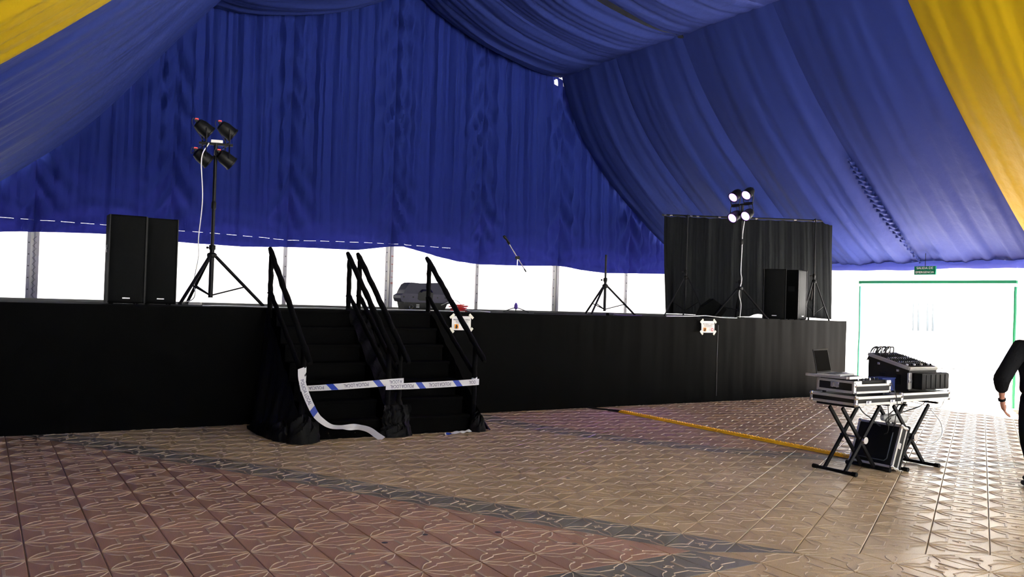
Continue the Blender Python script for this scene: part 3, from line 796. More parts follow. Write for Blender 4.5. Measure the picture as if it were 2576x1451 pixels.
for i, p in enumerate(p3):
    t = i / (len(p3) - 1)
    if t < 0.42: q = V((0.92, -0.1, 0.32))
    elif t < 0.62: q = V((0.92, -0.1, 0.32)).lerp(V((0.10, 0.85, 0.42)), (t - 0.42) / 0.2)
    elif t < 0.74: q = V((0.10, 0.85, 0.42)).lerp(V((0.25, -0.5, 0.75)), (t - 0.62) / 0.12)
    else: q = V((0.25, -0.5, 0.75)).lerp(V((0.55, -0.3, 0.5)), (t - 0.74) / 0.26)
    u3.append(q.normalized())
dt = tape('barrier_tape', 'loose police tape end dangling from the left newel post to the paving', p3, u3, 0.072, [(0.46, 0.54, -0.04)], [(0.27, 'POLICIA LOCAL')], (2.99, 9.05, 0.8), flip=False, tsize=0.047)
# knots around the posts
def tape_wrap(x, z0, z1, turns, label):
    pts = [V((x + 0.036 * math.cos(a), 9.12 + 0.036 * math.sin(a), lerp(z0, z1, a / (turns * 2 * math.pi)))) for a in [k * 0.3 for k in range(int(turns * 2 * math.pi / 0.3) + 1)]]
    mb = MB(); n = len(pts)
    for i in range(n - 1):
        a, b = pts[i], pts[i + 1]; hh = 0.03 + 0.008 * wob(i * 0.7, 1)
        mb.add([a - V((0, 0, hh)), b - V((0, 0, hh)), b + V((0, 0, hh)), a + V((0, 0, hh))], [(0, 1, 2, 3)])
    return tag(mb.build('tape_knot', 'tapewhite', None, True), label, 'barrier tape', 'police barrier tape')
tape_wrap(3.03, 0.60, 0.80, 2.2, 'police tape wound round the left newel post')
tape_wrap(5.18, 0.60, 0.63, 1.2, 'short police tape knot on the right newel post')
fl = spl([(4.70, 8.93, 0.010), (4.80, 8.955, 0.012), (4.90, 8.965, 0.022), (4.98, 8.99, 0.014), (5.06, 9.0, 0.024), (5.12, 9.02, 0.010)], 5)
tape('barrier_tape', 'crumpled scrap of police tape lying on the paving', fl, [V((0.1, 0.75, 0.45 + 0.3 * math.sin(i))).normalized() for i in range(len(fl))], 0.04, [(0.02, 0.10, 0.0)], [], (4.9, 8.96, 0))

# ------------------------------------------------------------------ paper notices on the stage skirt
def notice(x0, x1, z0, z1, label, red, seed):
    r = root('paper_notice', label, 'notice', ((x0 + x1) / 2, SY - 0.05, z0), 0, 'paper notices on the stage skirt')
    yy = SY - 0.050
    MB().grid(lambda u, v: (lerp(x0, x1, u), yy - 0.004 * wob(u * 5 + v * 4, seed), lerp(z0, z1, v)), 10, 10).build('sheet', 'paper', r, True)
    w_, h_ = x1 - x0, z1 - z0
    for cx, cz, a in ((x0, z0, 0.8), (x1, z0, -0.9), (x0, z1, -0.7), (x1, z1, 0.75)):
        MB().box((cx, yy - 0.008, cz), (0.085, 0.002, 0.035), Matrix.Rotation(a, 3, 'Y')).build('tape_corner', 'masking', r)
    def tx(t, size, zc):
        vs, fs = text_mesh(t, size); MB().add([((x0 + x1) / 2 + v.x, yy - 0.012, zc + v.y) for v in vs], fs).build('lettering', 'ink', r)
    tx('PROHIBIDO SUBIRSE', w_ * 0.095, z0 + h_ * 0.74); tx('AL ESCENARIO', w_ * 0.095, z0 + h_ * 0.60)
    MB().box(((x0 + x1) / 2, yy - 0.010, z0 + h_ * 0.50), (w_ * 0.6, 0.001, 0.003)).build('rule', 'bargrey', r)
    MB().box((x0 + w_ * 0.24, yy - 0.010, z0 + h_ * 0.27), (w_ * 0.2, 0.001, w_ * 0.2)).build('pictogram', 'orange', r)
    MB().prism([(-.03, -.05), (.01, -.05), (.03, .0), (.0, .05), (-.02, .02)], (x0 + w_ * 0.24, yy - 0.012, z0 + h_ * 0.27), (0.6, 0, 0), (0, 0, 0.6), (0, 1, 0), 0.001).build('pictogram', 'ink', r)
    if red:
        MB().tube([(x1 - w_ * 0.2 + 0.022 * math.cos(a), yy - 0.012, z0 + h_ * 0.27 + 0.026 * math.sin(a)) for a in [k * 0.4189 for k in range(16)]], 0.004, 6).build('pictogram', 'redprint', r)
notice(5.55, 5.85, 1.17, 1.365, 'paper notice taped to the stage skirt beside the stair handrail', False, 1)
notice(10.26, 10.56, 1.17, 1.365, 'paper notice taped to the stage skirt under the black curtain', True, 2)

# ------------------------------------------------------------------ tripods and light stands
RV = V((0.848, -0.529, 0)); FV = V((0.529, 0.848, 0))
def tripod(r, base, hc, legs, ztop, rp=0.018, zb=0.08, brace=0.42):
    b = V(base)
    for k, (a, c) in enumerate(legs):
        foot = b + RV * a + FV * c; hub = b + V((0, 0, hc)) + (RV * a + FV * c).normalized() * 0.04
        MB().cyl(hub, foot + V((0, 0, 0.012)), rp * 0.8, n=8).build('leg', 'blackmetal', r, True)
        mid = hub.lerp(foot, 0.62)
        MB().cyl(b + V((0, 0, zb + 0.03)), mid, rp * 0.4, n=6).build('brace', 'blackmetal', r, True)
        MB().cyl(foot + V((0, 0, 0.03)), foot, rp * 1.0, n=8).build('foot', 'blackplastic', r, True)
    MB().cyl(b + V((0, 0, zb)), b + V((0, 0, hc + 0.12)), rp * 1.15, n=10).build('lower_pole', 'blackmetal', r, True)
    MB().lathe([(rp * 1.5, 0), (rp * 2.4, 0.01), (rp * 2.4, 0.05), (rp * 1.5, 0.07)], b + V((0, 0, hc - 0.03)), n=12).build('collar', 'blackplastic', r, True)
    MB().lathe([(rp * 1.4, 0), (rp * 1.6, 0.01), (rp * 1.6, 0.06), (rp * 1.3, 0.07)], b + V((0, 0, hc + 0.08)), n=12).build('collar', 'blackplastic', r, True)
    kn = b + V((0, 0, hc + 0.11)); MB().cyl(kn, kn - RV * 0.06, 0.006, n=6).cyl(kn - RV * 0.055, kn - RV * 0.08, 0.016, n=8).build('knob', 'blackplastic', r, True)
    zm = (hc + 0.12 + ztop) / 2
    MB().cyl(b + V((0, 0, hc + 0.10)), b + V((0, 0, ztop)), rp * 0.85, n=10).build('upper_pole', 'blackmetal', r, True)
    return zm
def par_light(c, aim, yoke_to, lit, label, group, rad=0.085, ln=0.20):
    c = V(c); aim = V(aim).normalized()
    r = root('par_light', label, 'stage light', c, 0, group)
    back = c - aim * ln * 0.55
    MB().lathe([(rad * 0.45, 0), (rad * 0.75, 0.015), (rad * 0.98, ln * 0.35), (rad, ln * 0.5), (rad * 1.02, ln * 0.9), (rad * 1.10, ln * 0.92), (rad * 1.10, ln), (rad * 0.94, ln), (rad * 0.92, ln * 0.93)], back, aim, 20).build('can', 'blackplastic', r, True)
    le = MB().lathe([(rad * 0.93, 0), (rad * 0.6, 0.008), (0.003, 0.012)], back + aim * (ln * 0.94), aim, 20).build('lens', 'lenson' if lit else 'lens', r, True)
    x, y, _ = frame_from(aim)
    if lit:
        MB().lathe([(rad * 0.72, 0), (rad * 0.4, 0.006), (0.003, 0.009)], back + aim * (ln * 0.955), aim, 16).build('led_core', 'lenscore', le, True)
    side = x
    yk = V(yoke_to)
    mb = MB()
    for s in (1, -1):
        mb.tube([c + side * s * rad * 1.14, c + side * s * rad * 1.14 + (yk - c) * 0.6, yk + side * s * rad * 1.0, yk], 0.009, 6)
    mb.build('yoke', 'blackmetal', r, True)
    MB().box(back - aim * 0.004 + V((0, 0, rad * 0.25)), (0.03, 0.03, 0.03)).build('socket', 'blackplastic', r)
    if not lit:
        MB().box(back + aim * 0.03 + V((0, 0, rad * 0.55)) - aim * 0.02 - RV * 0.01, (0.045, 0.03, 0.022)).build('sticker', 'red', r)
    else:
        ld = bpy.data.lights.new('par_beam', 'SPOT'); ld.energy = 30; ld.color = (0.42, 0.16, 1.0); ld.spot_size = 0.95; ld.spot_blend = 0.8; ld.shadow_soft_size = rad * 0.8
        lo = bpy.data.objects.new('par_beam', ld); col.objects.link(lo); lo.parent = r
        lo.location = aim * (ln * 0.6); lo.rotation_euler = aim.to_track_quat('-Z', 'Y').to_euler()
    MB().tube(spl([back, back - aim * 0.06 + V((0, 0, 0.02)), back - aim * 0.03 - RV * 0.03 + V((0, 0, -0.05)), yk - aim * 0.02], 6), 0.005, 5).build('lead', 'blackcable', r, True)
    return r
# left stand
LB = V((2.80, 12.60, SZ))
ls = root('light_stand', 'tall black tripod light stand left of the stairs with unlit lamps', 'light stand', LB, 0, 'light stands')
tripod(ls, LB, 0.70, [(0.72, 0.10), (-0.50, 0.45), (-0.15, -0.72)], 2.30, 0.029, 0.10)
MB().lathe([(0.03, 0), (0.034, 0.02), (0.034, 0.09), (0.026, 0.11)], LB + V((0, 0, 1.36)), n=10).build('collar', 'blackplastic', ls, True)
bar = MB(); bdir = (RV * 0.9 + FV * 0.3 ).normalized(); bz = LB + V((0, 0, 2.29))
bar.box(bz, (0.46, 0.04, 0.035), Matrix((bdir, V((0, 0, 1)).cross(bdir), V((0, 0, 1)))).transposed(), b=0.004).build('cross_bar', 'blackmetal', ls)
MB().box(bz - FV * 0.05 + RV * 0.03 + V((0, 0, 0.03)), (0.16, 0.04, 0.04), Matrix((bdir, V((0, 0, 1)).cross(bdir), V((0, 0, 1)))).transposed(), b=0.006).build('power_strip', 'white', ls)
for k in range(4):
    dx = (-0.155, 0.155)[k % 2]; dz = (0.20, -0.21)[k // 2]
    c = bz + bdir * dx + V((0, 0, dz)) - FV * 0.03
    aim = (RV * 0.65 + FV * 0.45 + V((0, 0, -0.55)))
    par_light(c, aim, bz + bdir * dx + V((0, 0, 0.02 if dz > 0 else -0.02)), False, 'unlit black stage lamp with red sticker, %s on the left light stand' % ('upper left', 'upper right', 'lower left', 'lower right')[k], 'unlit stage lamps', 0.098, 0.235)
cp = spl([bz - RV * 0.08 - FV * 0.06, bz - RV * 0.11 - FV * 0.24 + V((0, 0, -0.25)), bz - RV * 0.12 - FV * 0.12 + V((0, 0, -0.8)), bz - RV * 0.20 + V((0, 0, -1.35)), bz - RV * 0.19 + V((0, 0, -1.6)), bz - RV * 0.24 + V((0, 0, -1.95)), bz - RV * 0.22 + V((0, 0, -2.15)), LB - RV * 0.28 + V((0, 0, 0.05)), LB - RV * 0.32 - FV * 0.3 + V((0, 0, 0.02))], 8)
tag(MB().tube(cp, 0.008, 6).build('power_cable', 'whitecable', None, True), 'white power cable hanging down the left light stand', 'cable')
tag(MB().box((2.45, 11.9, SZ + 0.018), (0.16, 0.07, 0.036), Matrix.Rotation(-0.5, 3, 'Z'), b=0.006).build('power_strip', 'white'), 'white power strip on the stage floor by the left light stand', 'power strip')
# right stand, lit
RB = V((11.58, 10.86, SZ))
rs_ = root('light_stand', 'tall black tripod light stand in front of the curtain with violet lamps', 'light stand', RB, 0, 'light stands')
tripod(rs_, RB, 0.54, [(0.50, -0.02), (-0.45, 0.05), (0.05, 0.45)], 2.04, 0.022, 0.12)
MB().lathe([(0.03, 0), (0.034, 0.02), (0.034, 0.09), (0.026, 0.11)], RB + V((0, 0, 1.32)), n=10).build('collar', 'blackplastic', rs_, True)
bz2 = RB + V((0, 0, 2.05)); bdir2 = (RV * 0.75 - FV * 0.55 + V((0, 0, 0.10))).normalized()
MB().box(bz2, (0.40, 0.035, 0.03), Matrix((bdir2, V((0, 0, 1)).cross(bdir2).normalized(), V((0, 0, 1)))).transposed(), b=0.004).build('cross_bar', 'blackmetal', rs_)
for k in range(4):
    dx = (-0.13, 0.11)[k % 2]; dz = (0.19, -0.19)[k // 2]
    c = bz2 + bdir2 * dx + V((0, 0, dz))
    aim = (-RV * 0.62 - FV * (0.58 if k % 2 else 0.50) + V((0, 0, -0.55 if k < 2 else -0.45)))
    par_light(c, aim, bz2 + bdir2 * dx + V((0, 0, 0.02 if dz > 0 else -0.02)), True, 'lit violet stage lamp, %s of the four on the right light stand' % ('upper left', 'upper right', 'lower left', 'lower right')[k], 'lit violet stage lamps', 0.088, 0.22)
cp = spl([bz2 + RV * 0.05 + V((0, 0, -0.28)), bz2 + RV * 0.02 + V((0, 0, -0.55)), bz2 + RV * 0.01 - FV * 0.03 + V((0, 0, -0.8)), bz2 - FV * 0.03 + V((0, 0, -1.2)), bz2 + RV * 0.02 - FV * 0.03 + V((0, 0, -1.35)), bz2 - RV * 0.02 - FV * 0.03 + V((0, 0, -1.6)), bz2 + RV * 0.02 - FV * 0.03 + V((0, 0, -1.8)), RB - FV * 0.05 + V((0, 0, 0.02))], 8)
tag(MB().tube(cp, 0.007, 6).build('power_cable', 'whitecable', None, True), 'white power cable hanging down the violet light stand', 'cable')
# empty tripod in the middle
TBs = V((9.42, 12.0, SZ))
ts = root('speaker_tripod', 'empty black tripod stand in the middle of the stage', 'tripod', TBs)
tripod(ts, TBs, 0.50, [(0.55, 0.10), (-0.30, 0.35), (-0.26, -0.35)], 1.06, 0.022, 0.06)
# microphone stand
mb0 = V((7.69, 12.2, SZ))
ms = root('microphone_stand', 'slim microphone stand with tilted boom in mid stage', 'microphone stand', mb0)
MB().lathe([(0.02, 0.05), (0.035, 0.07), (0.03, 0.12), (0.012, 0.16)], mb0, n=10).build('hub', 'purplecable', ms, True)
for a, c in ((0.22, -0.05), (-0.21, -0.08), (0.0, 0.22)):
    MB().cyl(mb0 + V((0, 0, 0.085)), mb0 + RV * a + FV * c + V((0, 0, 0.008)), 0.008, n=6).build('leg', 'blackmetal', ms)
MB().cyl(mb0 + V((0, 0, 0.1)), mb0 + V((0, 0, 0.92)), 0.008, n=8).build('pole', 'chrome', ms, True)
b0 = V((7.87, 12.2, 2.10)); b1 = V((7.49, 12.2, 2.585))
MB().cyl(b0, b1, 0.009, n=8).build('boom', 'chrome', ms, True)
MB().cyl(b0, b0.lerp(b1, 0.1), 0.013, n=8).build('counterweight', 'blackplastic', ms, True)
MB().cyl((7.69, 12.17, 2.33), (7.69, 12.23, 2.33), 0.030, n=10).build('clutch', 'blackplastic', ms, True)
d = (b1 - b0).normalized()
MB().cyl(b1 - d * 0.05, b1 + d * 0.02, 0.02, n=8).build('clip', 'blackplastic', ms, True)
mic = tag(MB().lathe([(0.013, 0), (0.018, 0.10), (0.02, 0.11), (0.026, 0.115), (0.026, 0.145), (0.015, 0.165)], b1 - V((-0.02, 0.02, 0.02)) + V((0, 0, 0.0)), (-0.72, 0, 0.69), 12).build('microphone', 'blackplastic', None, True), 'black handheld microphone in the boom clip', 'microphone')

# ------------------------------------------------------------------ loudspeakers
def loudspeaker(loc, rz, wd, dp, ht, label, group):
    r = root('loudspeaker', label, 'loudspeaker', loc, rz, group)
    cham = [(-wd / 2, 0), (wd / 2, 0), (wd / 2, dp * 0.7), (wd * 0.36, dp), (-wd * 0.36, dp), (-wd / 2, dp * 0.7)]
    MB().prism(cham, (0, 0, 0.012), (1, 0, 0), (0, 1, 0), (0, 0, 1), ht - 0.012).build('cabinet', 'speakerbox', r, world=False)
    MB().grid(lambda u, v: (lerp(-wd / 2 + 0.012, wd / 2 - 0.012, u), -0.006 - 0.018 * math.sin(math.pi * u) ** 0.5, lerp(0.03, ht - 0.015, v)), 14, 4).build('grille', 'grille', r, True, world=False)
    for s in (1, -1): MB().box((s * (wd / 2 - 0.006), -0.008, ht / 2 + 0.006), (0.014, 0.022, ht - 0.014), b=0.003).build('front_trim', 'blackplastic', r, world=False)
    MB().box((0, -0.028, 0.075), (0.085, 0.006, 0.014)).build('badge', 'badge', r, world=False)
    for s in (1, -1): MB().box((s * wd / 2, dp * 0.35, ht * 0.62), (0.008, 0.12, 0.09), b=0.003).box((s * (wd / 2 + 0.004), dp * 0.35, ht * 0.62), (0.01, 0.1, 0.02)).build('handle', 'blackplastic', r, world=False)
    for sx in (1, -1):
        for sy in (0.06, 0.30): MB().cyl((sx * wd * 0.34, sy, 0.0), (sx * wd * 0.34, sy, 0.014), 0.016, n=8).build('foot', 'blackplastic', r, world=False)
loudspeaker((1.515, 11.28, SZ), 0.0, 0.42, 0.42, 1.08, 'tall black loudspeaker, left of the pair at the left end of the stage', 'loudspeakers on stage')
loudspeaker((1.93, 11.42, SZ), -0.03, 0.37, 0.42, 1.08, 'tall black loudspeaker, right of the pair at the left end of the stage', 'loudspeakers on stage')
loudspeaker((12.42, 10.80, SZ), -0.80, 0.40, 0.34, 0.93, 'black loudspeaker before the curtain with its dark front turned to the viewer', 'loudspeakers on stage')
loudspeaker((13.02, 10.68, SZ), 0.30, 0.40, 0.34, 0.93, 'loudspeaker before the curtain with its front lit bluish by the entrance', 'loudspeakers on stage')
# wedge by the curtain
wg = root('stage_wedge', 'black stage monitor wedge lying before the curtain', 'stage monitor', (11.35, 11.35, SZ), -0.62)
prof = [(-0.24, 0.02), (0.16, 0.02), (0.26, 0.16), (0.02, 0.34), (-0.16, 0.20)]
MB().prism(prof, (0, 0.2, 0), (1, 0, 0), (0, 0, 1), (0, -1, 0), 0.42).build('cabinet', 'speakerbox', wg, world=False)
MB().add([(-0.15, 0.19, 0.215), (-0.15, -0.21, 0.215), (0.015, -0.21, 0.345), (0.015, 0.19, 0.345)], [(0, 1, 2, 3)]).build('grille', 'grille', wg, world=False)
MB().box((-0.04, -0.01, 0.0), (0.36, 0.36, 0.03)).build('base', 'blackplastic', wg, world=False)
# navy and grey monitor by the stair rail
mo = root('powered_monitor', 'navy and grey floor monitor lying on the stage behind the stair rail', 'stage monitor', (5.80, 11.9, SZ), -0.10)
sec = [(-0.40, 0.10), (-0.42, 0.20), (-0.36, 0.28), (-0.34, 0.34), (-0.28, 0.42), (-0.10, 0.405), (0.10, 0.42), (0.24, 0.43), (0.30, 0.36), (0.38, 0.24), (0.40, 0.14), (0.36, 0.05), (0.30, 0.02), (-0.30, 0.02)]
MB().prism([(-0.37, 0.25), (-0.345, 0.31), (-0.30, 0.39), (-0.25, 0.42), (-0.10, 0.41), (0.08, 0.42), (0.22, 0.43), (0.28, 0.40), (0.37, 0.25)], (0, 0.16, 0), (1, 0, 0), (0, 0, 1), (0, -1, 0), 0.34).build('cover', 'monblue', mo, world=False)
MB().prism([(-0.40, 0.13), (-0.42, 0.18), (-0.42, 0.22), (-0.37, 0.25), (0.38, 0.25), (0.41, 0.20), (0.40, 0.14), (0.36, 0.12), (-0.34, 0.12)], (0, 0.165, 0), (1, 0, 0), (0, 0, 1), (0, -1, 0), 0.35).build('shell', 'mongrey', mo, world=False)
MB().prism([(-0.33, 0.0), (-0.36, 0.125), (0.36, 0.125), (0.30, 0.0)], (0, 0.15, 0), (1, 0, 0), (0, 0, 1), (0, -1, 0), 0.30).build('control_panel', 'blackplastic', mo, world=False)
hd = MB().prism([(-0.15, 0.17), (-0.12, 0.15), (0.06, 0.15), (0.09, 0.17), (0.10, 0.26), (0.06, 0.31), (-0.09, 0.31), (-0.14, 0.26)], (0, -0.183, 0), (1, 0, 0), (0, 0, 1), (0, -1, 0), 0.006).build('handle_recess', 'blackplastic', mo, world=False)
MB().tube([(-0.10, -0.195, 0.28), (-0.08, -0.215, 0.305), (0.05, -0.215, 0.31), (0.08, -0.195, 0.285)], 0.014, 8).build('handle', 'monblue', hd, True, world=False)
for x in (-0.37, -0.22, 0.17, 0.30): MB().cyl((x, -0.184, 0.20), (x, -0.194, 0.20), 0.012, n=8).build('bolt', 'blackplastic', mo, True, world=False)
for x, w_ in ((-0.13, 0.05), (0.05, 0.10)):
    for k in range(3): MB().box((x, -0.152, 0.045 + 0.02 * k), (w_, 0.004, 0.006)).build('printed_label', 'badge', mo, world=False)
MB().tube([(-0.24 + 0.03 * math.cos(a), -0.16, 0.05 + 0.03 * math.sin(a)) for a in [k * 0.5 for k in range(13)]], 0.006, 6).build('connector', 'chrome', mo, True, world=False)
MB().cyl((0.33, -0.02, 0.17), (0.43, -0.02, 0.17), 0.09, 0.06, 14).build('side_knob', 'blackplastic', mo, True, world=False)
# cables lying on the deck
def cable(name, pts, r, mat, label, cat='cable', sm=8):
    return tag(MB().tube(spl(pts, sm), r, 6).build(name, mat, None, True), label, cat)
def coil(c, rad, n, r, mat, label):
    pts = [V(c) + V(((rad + 0.03 * wob(a * 1.7, 1)) * math.cos(a), 0.6 * (rad + 0.03 * wob(a * 1.3, 4)) * math.sin(a), 0.006 + 0.004 * a + 0.008 * wob(a, 2) ** 2)) for a in [k * 0.35 for k in range(n)]]
    return tag(MB().tube(pts, r, 6).build('cable_coil', mat, None, True), label, 'cable')
coil((6.05, 11.2, SZ + 0.004), 0.13, 70, 0.007, 'redcable', 'loose red cable coil on the stage edge behind the stair rail')
cable('cable', [(6.02, 11.7, 1.5), (6.16, 11.5, 1.58), (6.25, 11.3, 1.44), (6.4, 11.15, 1.43), (6.6, 11.2, 1.42)], 0.006, 'whitecable', 'white cable looping out of the navy monitor')
cable('cable', [(2.3, 10.75, 1.425), (2.6, 10.8, 1.43), (3.2, 10.72, 1.425), (3.9, 10.8, 1.43), (4.4, 10.75, 1.426), (5.2, 10.8, 1.43), (5.9, 10.72, 1.425)], 0.006, 'whitecable', 'thin white cable lying along the stage edge by the stairs')
cable('cable', [(7.2, 10.9, 1.425), (7.7, 10.8, 1.435), (8.3, 10.75, 1.43), (8.6, 10.78, 1.45), (8.75, 10.8, 1.425), (9.3, 10.85, 1.425)], 0.006, 'blackcable', 'black cable lying along the middle of the stage edge')
cable('cable', [(9.75, 10.75, 1.426), (10.0, 10.75, 1.43), (10.25, 10.72, 1.435), (10.45, 10.7, 1.445), (10.62, 10.7, 1.45), (10.8, 10.66, 1.435), (11.0, 10.6, 1.425), (11.25, 10.6, 1.425)], 0.009, 'whitecable', 'white cable lying on the stage before the curtain')
MBadapt = tag(MB().box((8.55, 10.75, 1.435), (0.14, 0.06, 0.045), Matrix.Rotation(0.3, 3, 'Z'), b=0.008).build('power_adapter', 'blackplastic'), 'black power adapter on the stage edge', 'adapter')

# ------------------------------------------------------------------ black curtain on tripods
CL = V((11.24, 12.54, 0)); CR = V((13.99, 10.80, 0)); cd = (CR - CL).normalized(); cn = V((cd.y, -cd.x, 0))
if cn.dot(FV) > 0: cn = -cn
cu = root('backdrop_curtain', 'black curtain hanging from a pole at the right end of the stage', 'curtain', CL.lerp(CR, 0.5) + V((0, 0, SZ)))
MB().cyl(CL + V((0, 0, 3.36)) - cd * 0.04, CR + V((0, 0, 3.34)) + cd * 0.04, 0.018, n=10).build('pole', 'blackmetal', cu, True)
for t in (0.005, 0.04, 0.16, 0.2, 0.33, 0.55, 0.78, 0.9, 0.985):
    p = CL.lerp(CR, t) + V((0, 0, 3.358 - 0.02 * t)); MB().cyl(p - cd * 0.025, p + cd * 0.025, 0.020, n=8).build('pole_clip', 'chrome', cu, True)
def curt(a, b):
    def fn(u, v):
        s = lerp(a, b, u); zb = SZ + 0.035 + 0.02 * wob(s * 9, 1) + (0.05 if 0.52 < s < 0.62 else 0) * math.sin((s - 0.52) * 31.4)
        z = lerp(zb, 3.34 - 0.02 * s - 0.012 * abs(math.sin(s * 40)), v)
        dn = interp([(0, 30), (0.4, 26), (1, 18)], s)
        am = (0.045 if s < 0.42 else 0.028)
        p = CL.lerp(CR, s) + cd * ((0.10 * (1 - v) ** 1.5) * (1 if s < 0.05 else 0) + 0.06 * (1 - v) * (s - 0.3)) + cn * (am * wob(s * dn * 2 + 0.6 * math.sin(v * 2 + s * 4), 2) * (0.55 + 0.45 * v) + 0.014 * wob(s * 90 + v, 4) + 0.012 * wob(v * 9 + s * 12, 5))
        return (p.x, p.y, z)
    return fn
for a, b in ((0, 0.43), (0.43, 1.0)):
    MB().grid(curt(a, b), 130, 28).build('curtain_panel', 'curtain', cu, True)
for k, (t, lg) in enumerate(((0.13, [(0.34, -0.25), (-0.42, -0.18), (0.05, 0.4)]), (0.885, [(0.40, 0.02), (-0.25, -0.22), (-0.05, 0.30)]))):
    b = CL.lerp(CR, t) + cn * 0.16 + V((0, 0, SZ))
    if k == 1: lg = [(0.34, 0.10), (-0.26, -0.14), (0.02, 0.32)]
    r = root('curtain_tripod', 'black tripod holding the %s end of the curtain pole' % ('left', 'right')[k], 'tripod', b, 0, 'curtain tripods')
    tripod(r, b, 0.74, lg, 1.95, 0.017, 0.08)
    MB().cyl(b + V((0, 0, 1.94)), CL.lerp(CR, t) + V((0, 0, 3.34)), 0.014, n=8).build('pole_hook', 'blackmetal', r)

# ------------------------------------------------------------------ yellow cable ramp
cr_ = root('cable_ramp', 'yellow studded rubber cable ramp lying across the floor', 'cable ramp', (8.14, 8.0, 0))
for k in range(4):
    y0 = 9.89 - k * 0.995; y1 = y0 - 0.985
    body = MB().prism([(-0.068, 0.006), (-0.035, 0.030), (0.035, 0.030), (0.068, 0.006)], (8.14, y0, 0), (1, 0, 0), (0, 0, 1), (0, -1, 0), 0.985).build('ramp_section', 'ramp', cr_)
    sm = MB()
    for j in range(20):
        for i in range(2): sm.lathe([(0.011, 0), (0.009, 0.007), (0.003, 0.009)], (8.14 - 0.018 + 0.036 * i, y0 - 0.03 - j * 0.0485, 0.029), n=6)
    sb = sm.build('stud', 'ramp', body, True); sb['kind'] = 'stuff'
cable('cable', [(7.95, 10.46, 0.012), (8.03, 10.2, 0.012), (8.12, 10.0, 0.014), (8.14, 9.87, 0.016)], 0.016, 'blackcable', 'black cable running from the stage skirt into the yellow ramp')

# ------------------------------------------------------------------ keyboard stands and flight cases
HS = 0.685
def xstand(xa, xb, y0, y1, label):
    r = root('x_stand', label, 'stand', ((xa + xb) / 2, (y0 + y1) / 2, 0), 0, 'folding cross stands')
    for x in (xa, xb):
        MB().cyl((x, y0, 0.022), (x, y1, 0.022), 0.017, n=10).build('foot_bar', 'blackmetal', r, True)
        for y in (y0, y1): MB().cyl((x, y - 0.025, 0.023), (x, y + 0.025, 0.023), 0.022, n=10).build('foot_cap', 'blackplastic', r, True)
        MB().box((x, (y0 + y1) / 2, HS - 0.012), (0.035, y1 - y0 - 0.02, 0.022), b=0.003).build('top_bar', 'blackmetal', r)
    for k, y in enumerate((y0 + 0.11, y0 + 0.155, y1 - 0.155, y1 - 0.11)):
        a, b = (xa, xb) if k in (0, 3) else (xb, xa)
        q = 0.0 if k in (0, 3) else 0.0
        d = V((b - a, 0, HS - 0.06)); mid = V(((a + b) / 2, y, 0.022 + (HS - 0.06) / 2))
        rot = Matrix((V((0, 1, 0)).cross(d.normalized()), V((0, 1, 0)), d.normalized())).transposed()
        MB().box(mid, (0.034, 0.024, d.length), rot, b=0.003).build('leg', 'blackmetal', r)
    MB().cyl(((xa + xb) / 2, y0 + 0.09, HS / 2 + 0.0), ((xa + xb) / 2, y1 - 0.09, HS / 2), 0.012, n=8).build('pivot', 'chrome', r, True)
    MB().cyl(((xa + xb) / 2 - 0.0, y0 + 0.07, HS / 2 - 0.02), ((xa + xb) / 2 - 0.0, y0 + 0.095, HS / 2 - 0.02), 0.035, n=14).build('locking_plate', 'chrome', r, True)
xstand(7.27, 7.80, 5.28, 5.74, 'black folding cross stand under the laptop case')
xstand(8.02, 8.56, 5.23, 5.72, 'black folding cross stand under the mixer case')
def flight_case(r, c, d, tr=0.026, local=False):
    c = V(c); d = V(d); h = d / 2; wld = not local
    MB().box(c, d - V((0.006, 0.006, 0.006))).build('case_body', 'laminate', r, world=wld)
    for ax in range(3):
        o1, o2 = [i for i in range(3) if i != ax]
        for s1 in (1, -1):
            for s2 in (1, -1):
                p = V((0, 0, 0)); p[o1] = s1 * (h[o1] - tr / 2 + 0.001); p[o2] = s2 * (h[o2] - tr / 2 + 0.001)
                sz = V((tr, tr, tr)); sz[ax] = d[ax] - tr * 1.2
                MB().box(c + p, sz, b=0.003).build('edge_trim', 'alu', r, world=wld)
    for sx in (1, -1):
        for sy in (1, -1):
            for sz in (1, -1):
                p = c + V((sx * (h.x - 0.012), sy * (h.y - 0.012), sz * (h.z - 0.012)))
                MB().lathe([(0.003, -0.024), (0.017, -0.017), (0.024, 0), (0.017, 0.017), (0.003, 0.024)], p, n=10).build('ball_corner', 'chrome', r, True, world=wld)
ca = root('flight_case', 'flat black flight case with aluminium edges, lowest under the laptop', 'flight case', (7.63, 5.56, HS), 0, 'flight cases')
flight_case(ca, (7.605, 5.525, HS + 0.045), (0.74, 0.54, 0.088))
for x in (7.42, 7.80): MB().box((x, 5.250, HS + 0.03), (0.075, 0.008, 0.035), b=0.003).box((x, 5.24, HS + 0.035), (0.03, 0.012, 0.02)).build('latch', 'chrome', ca)
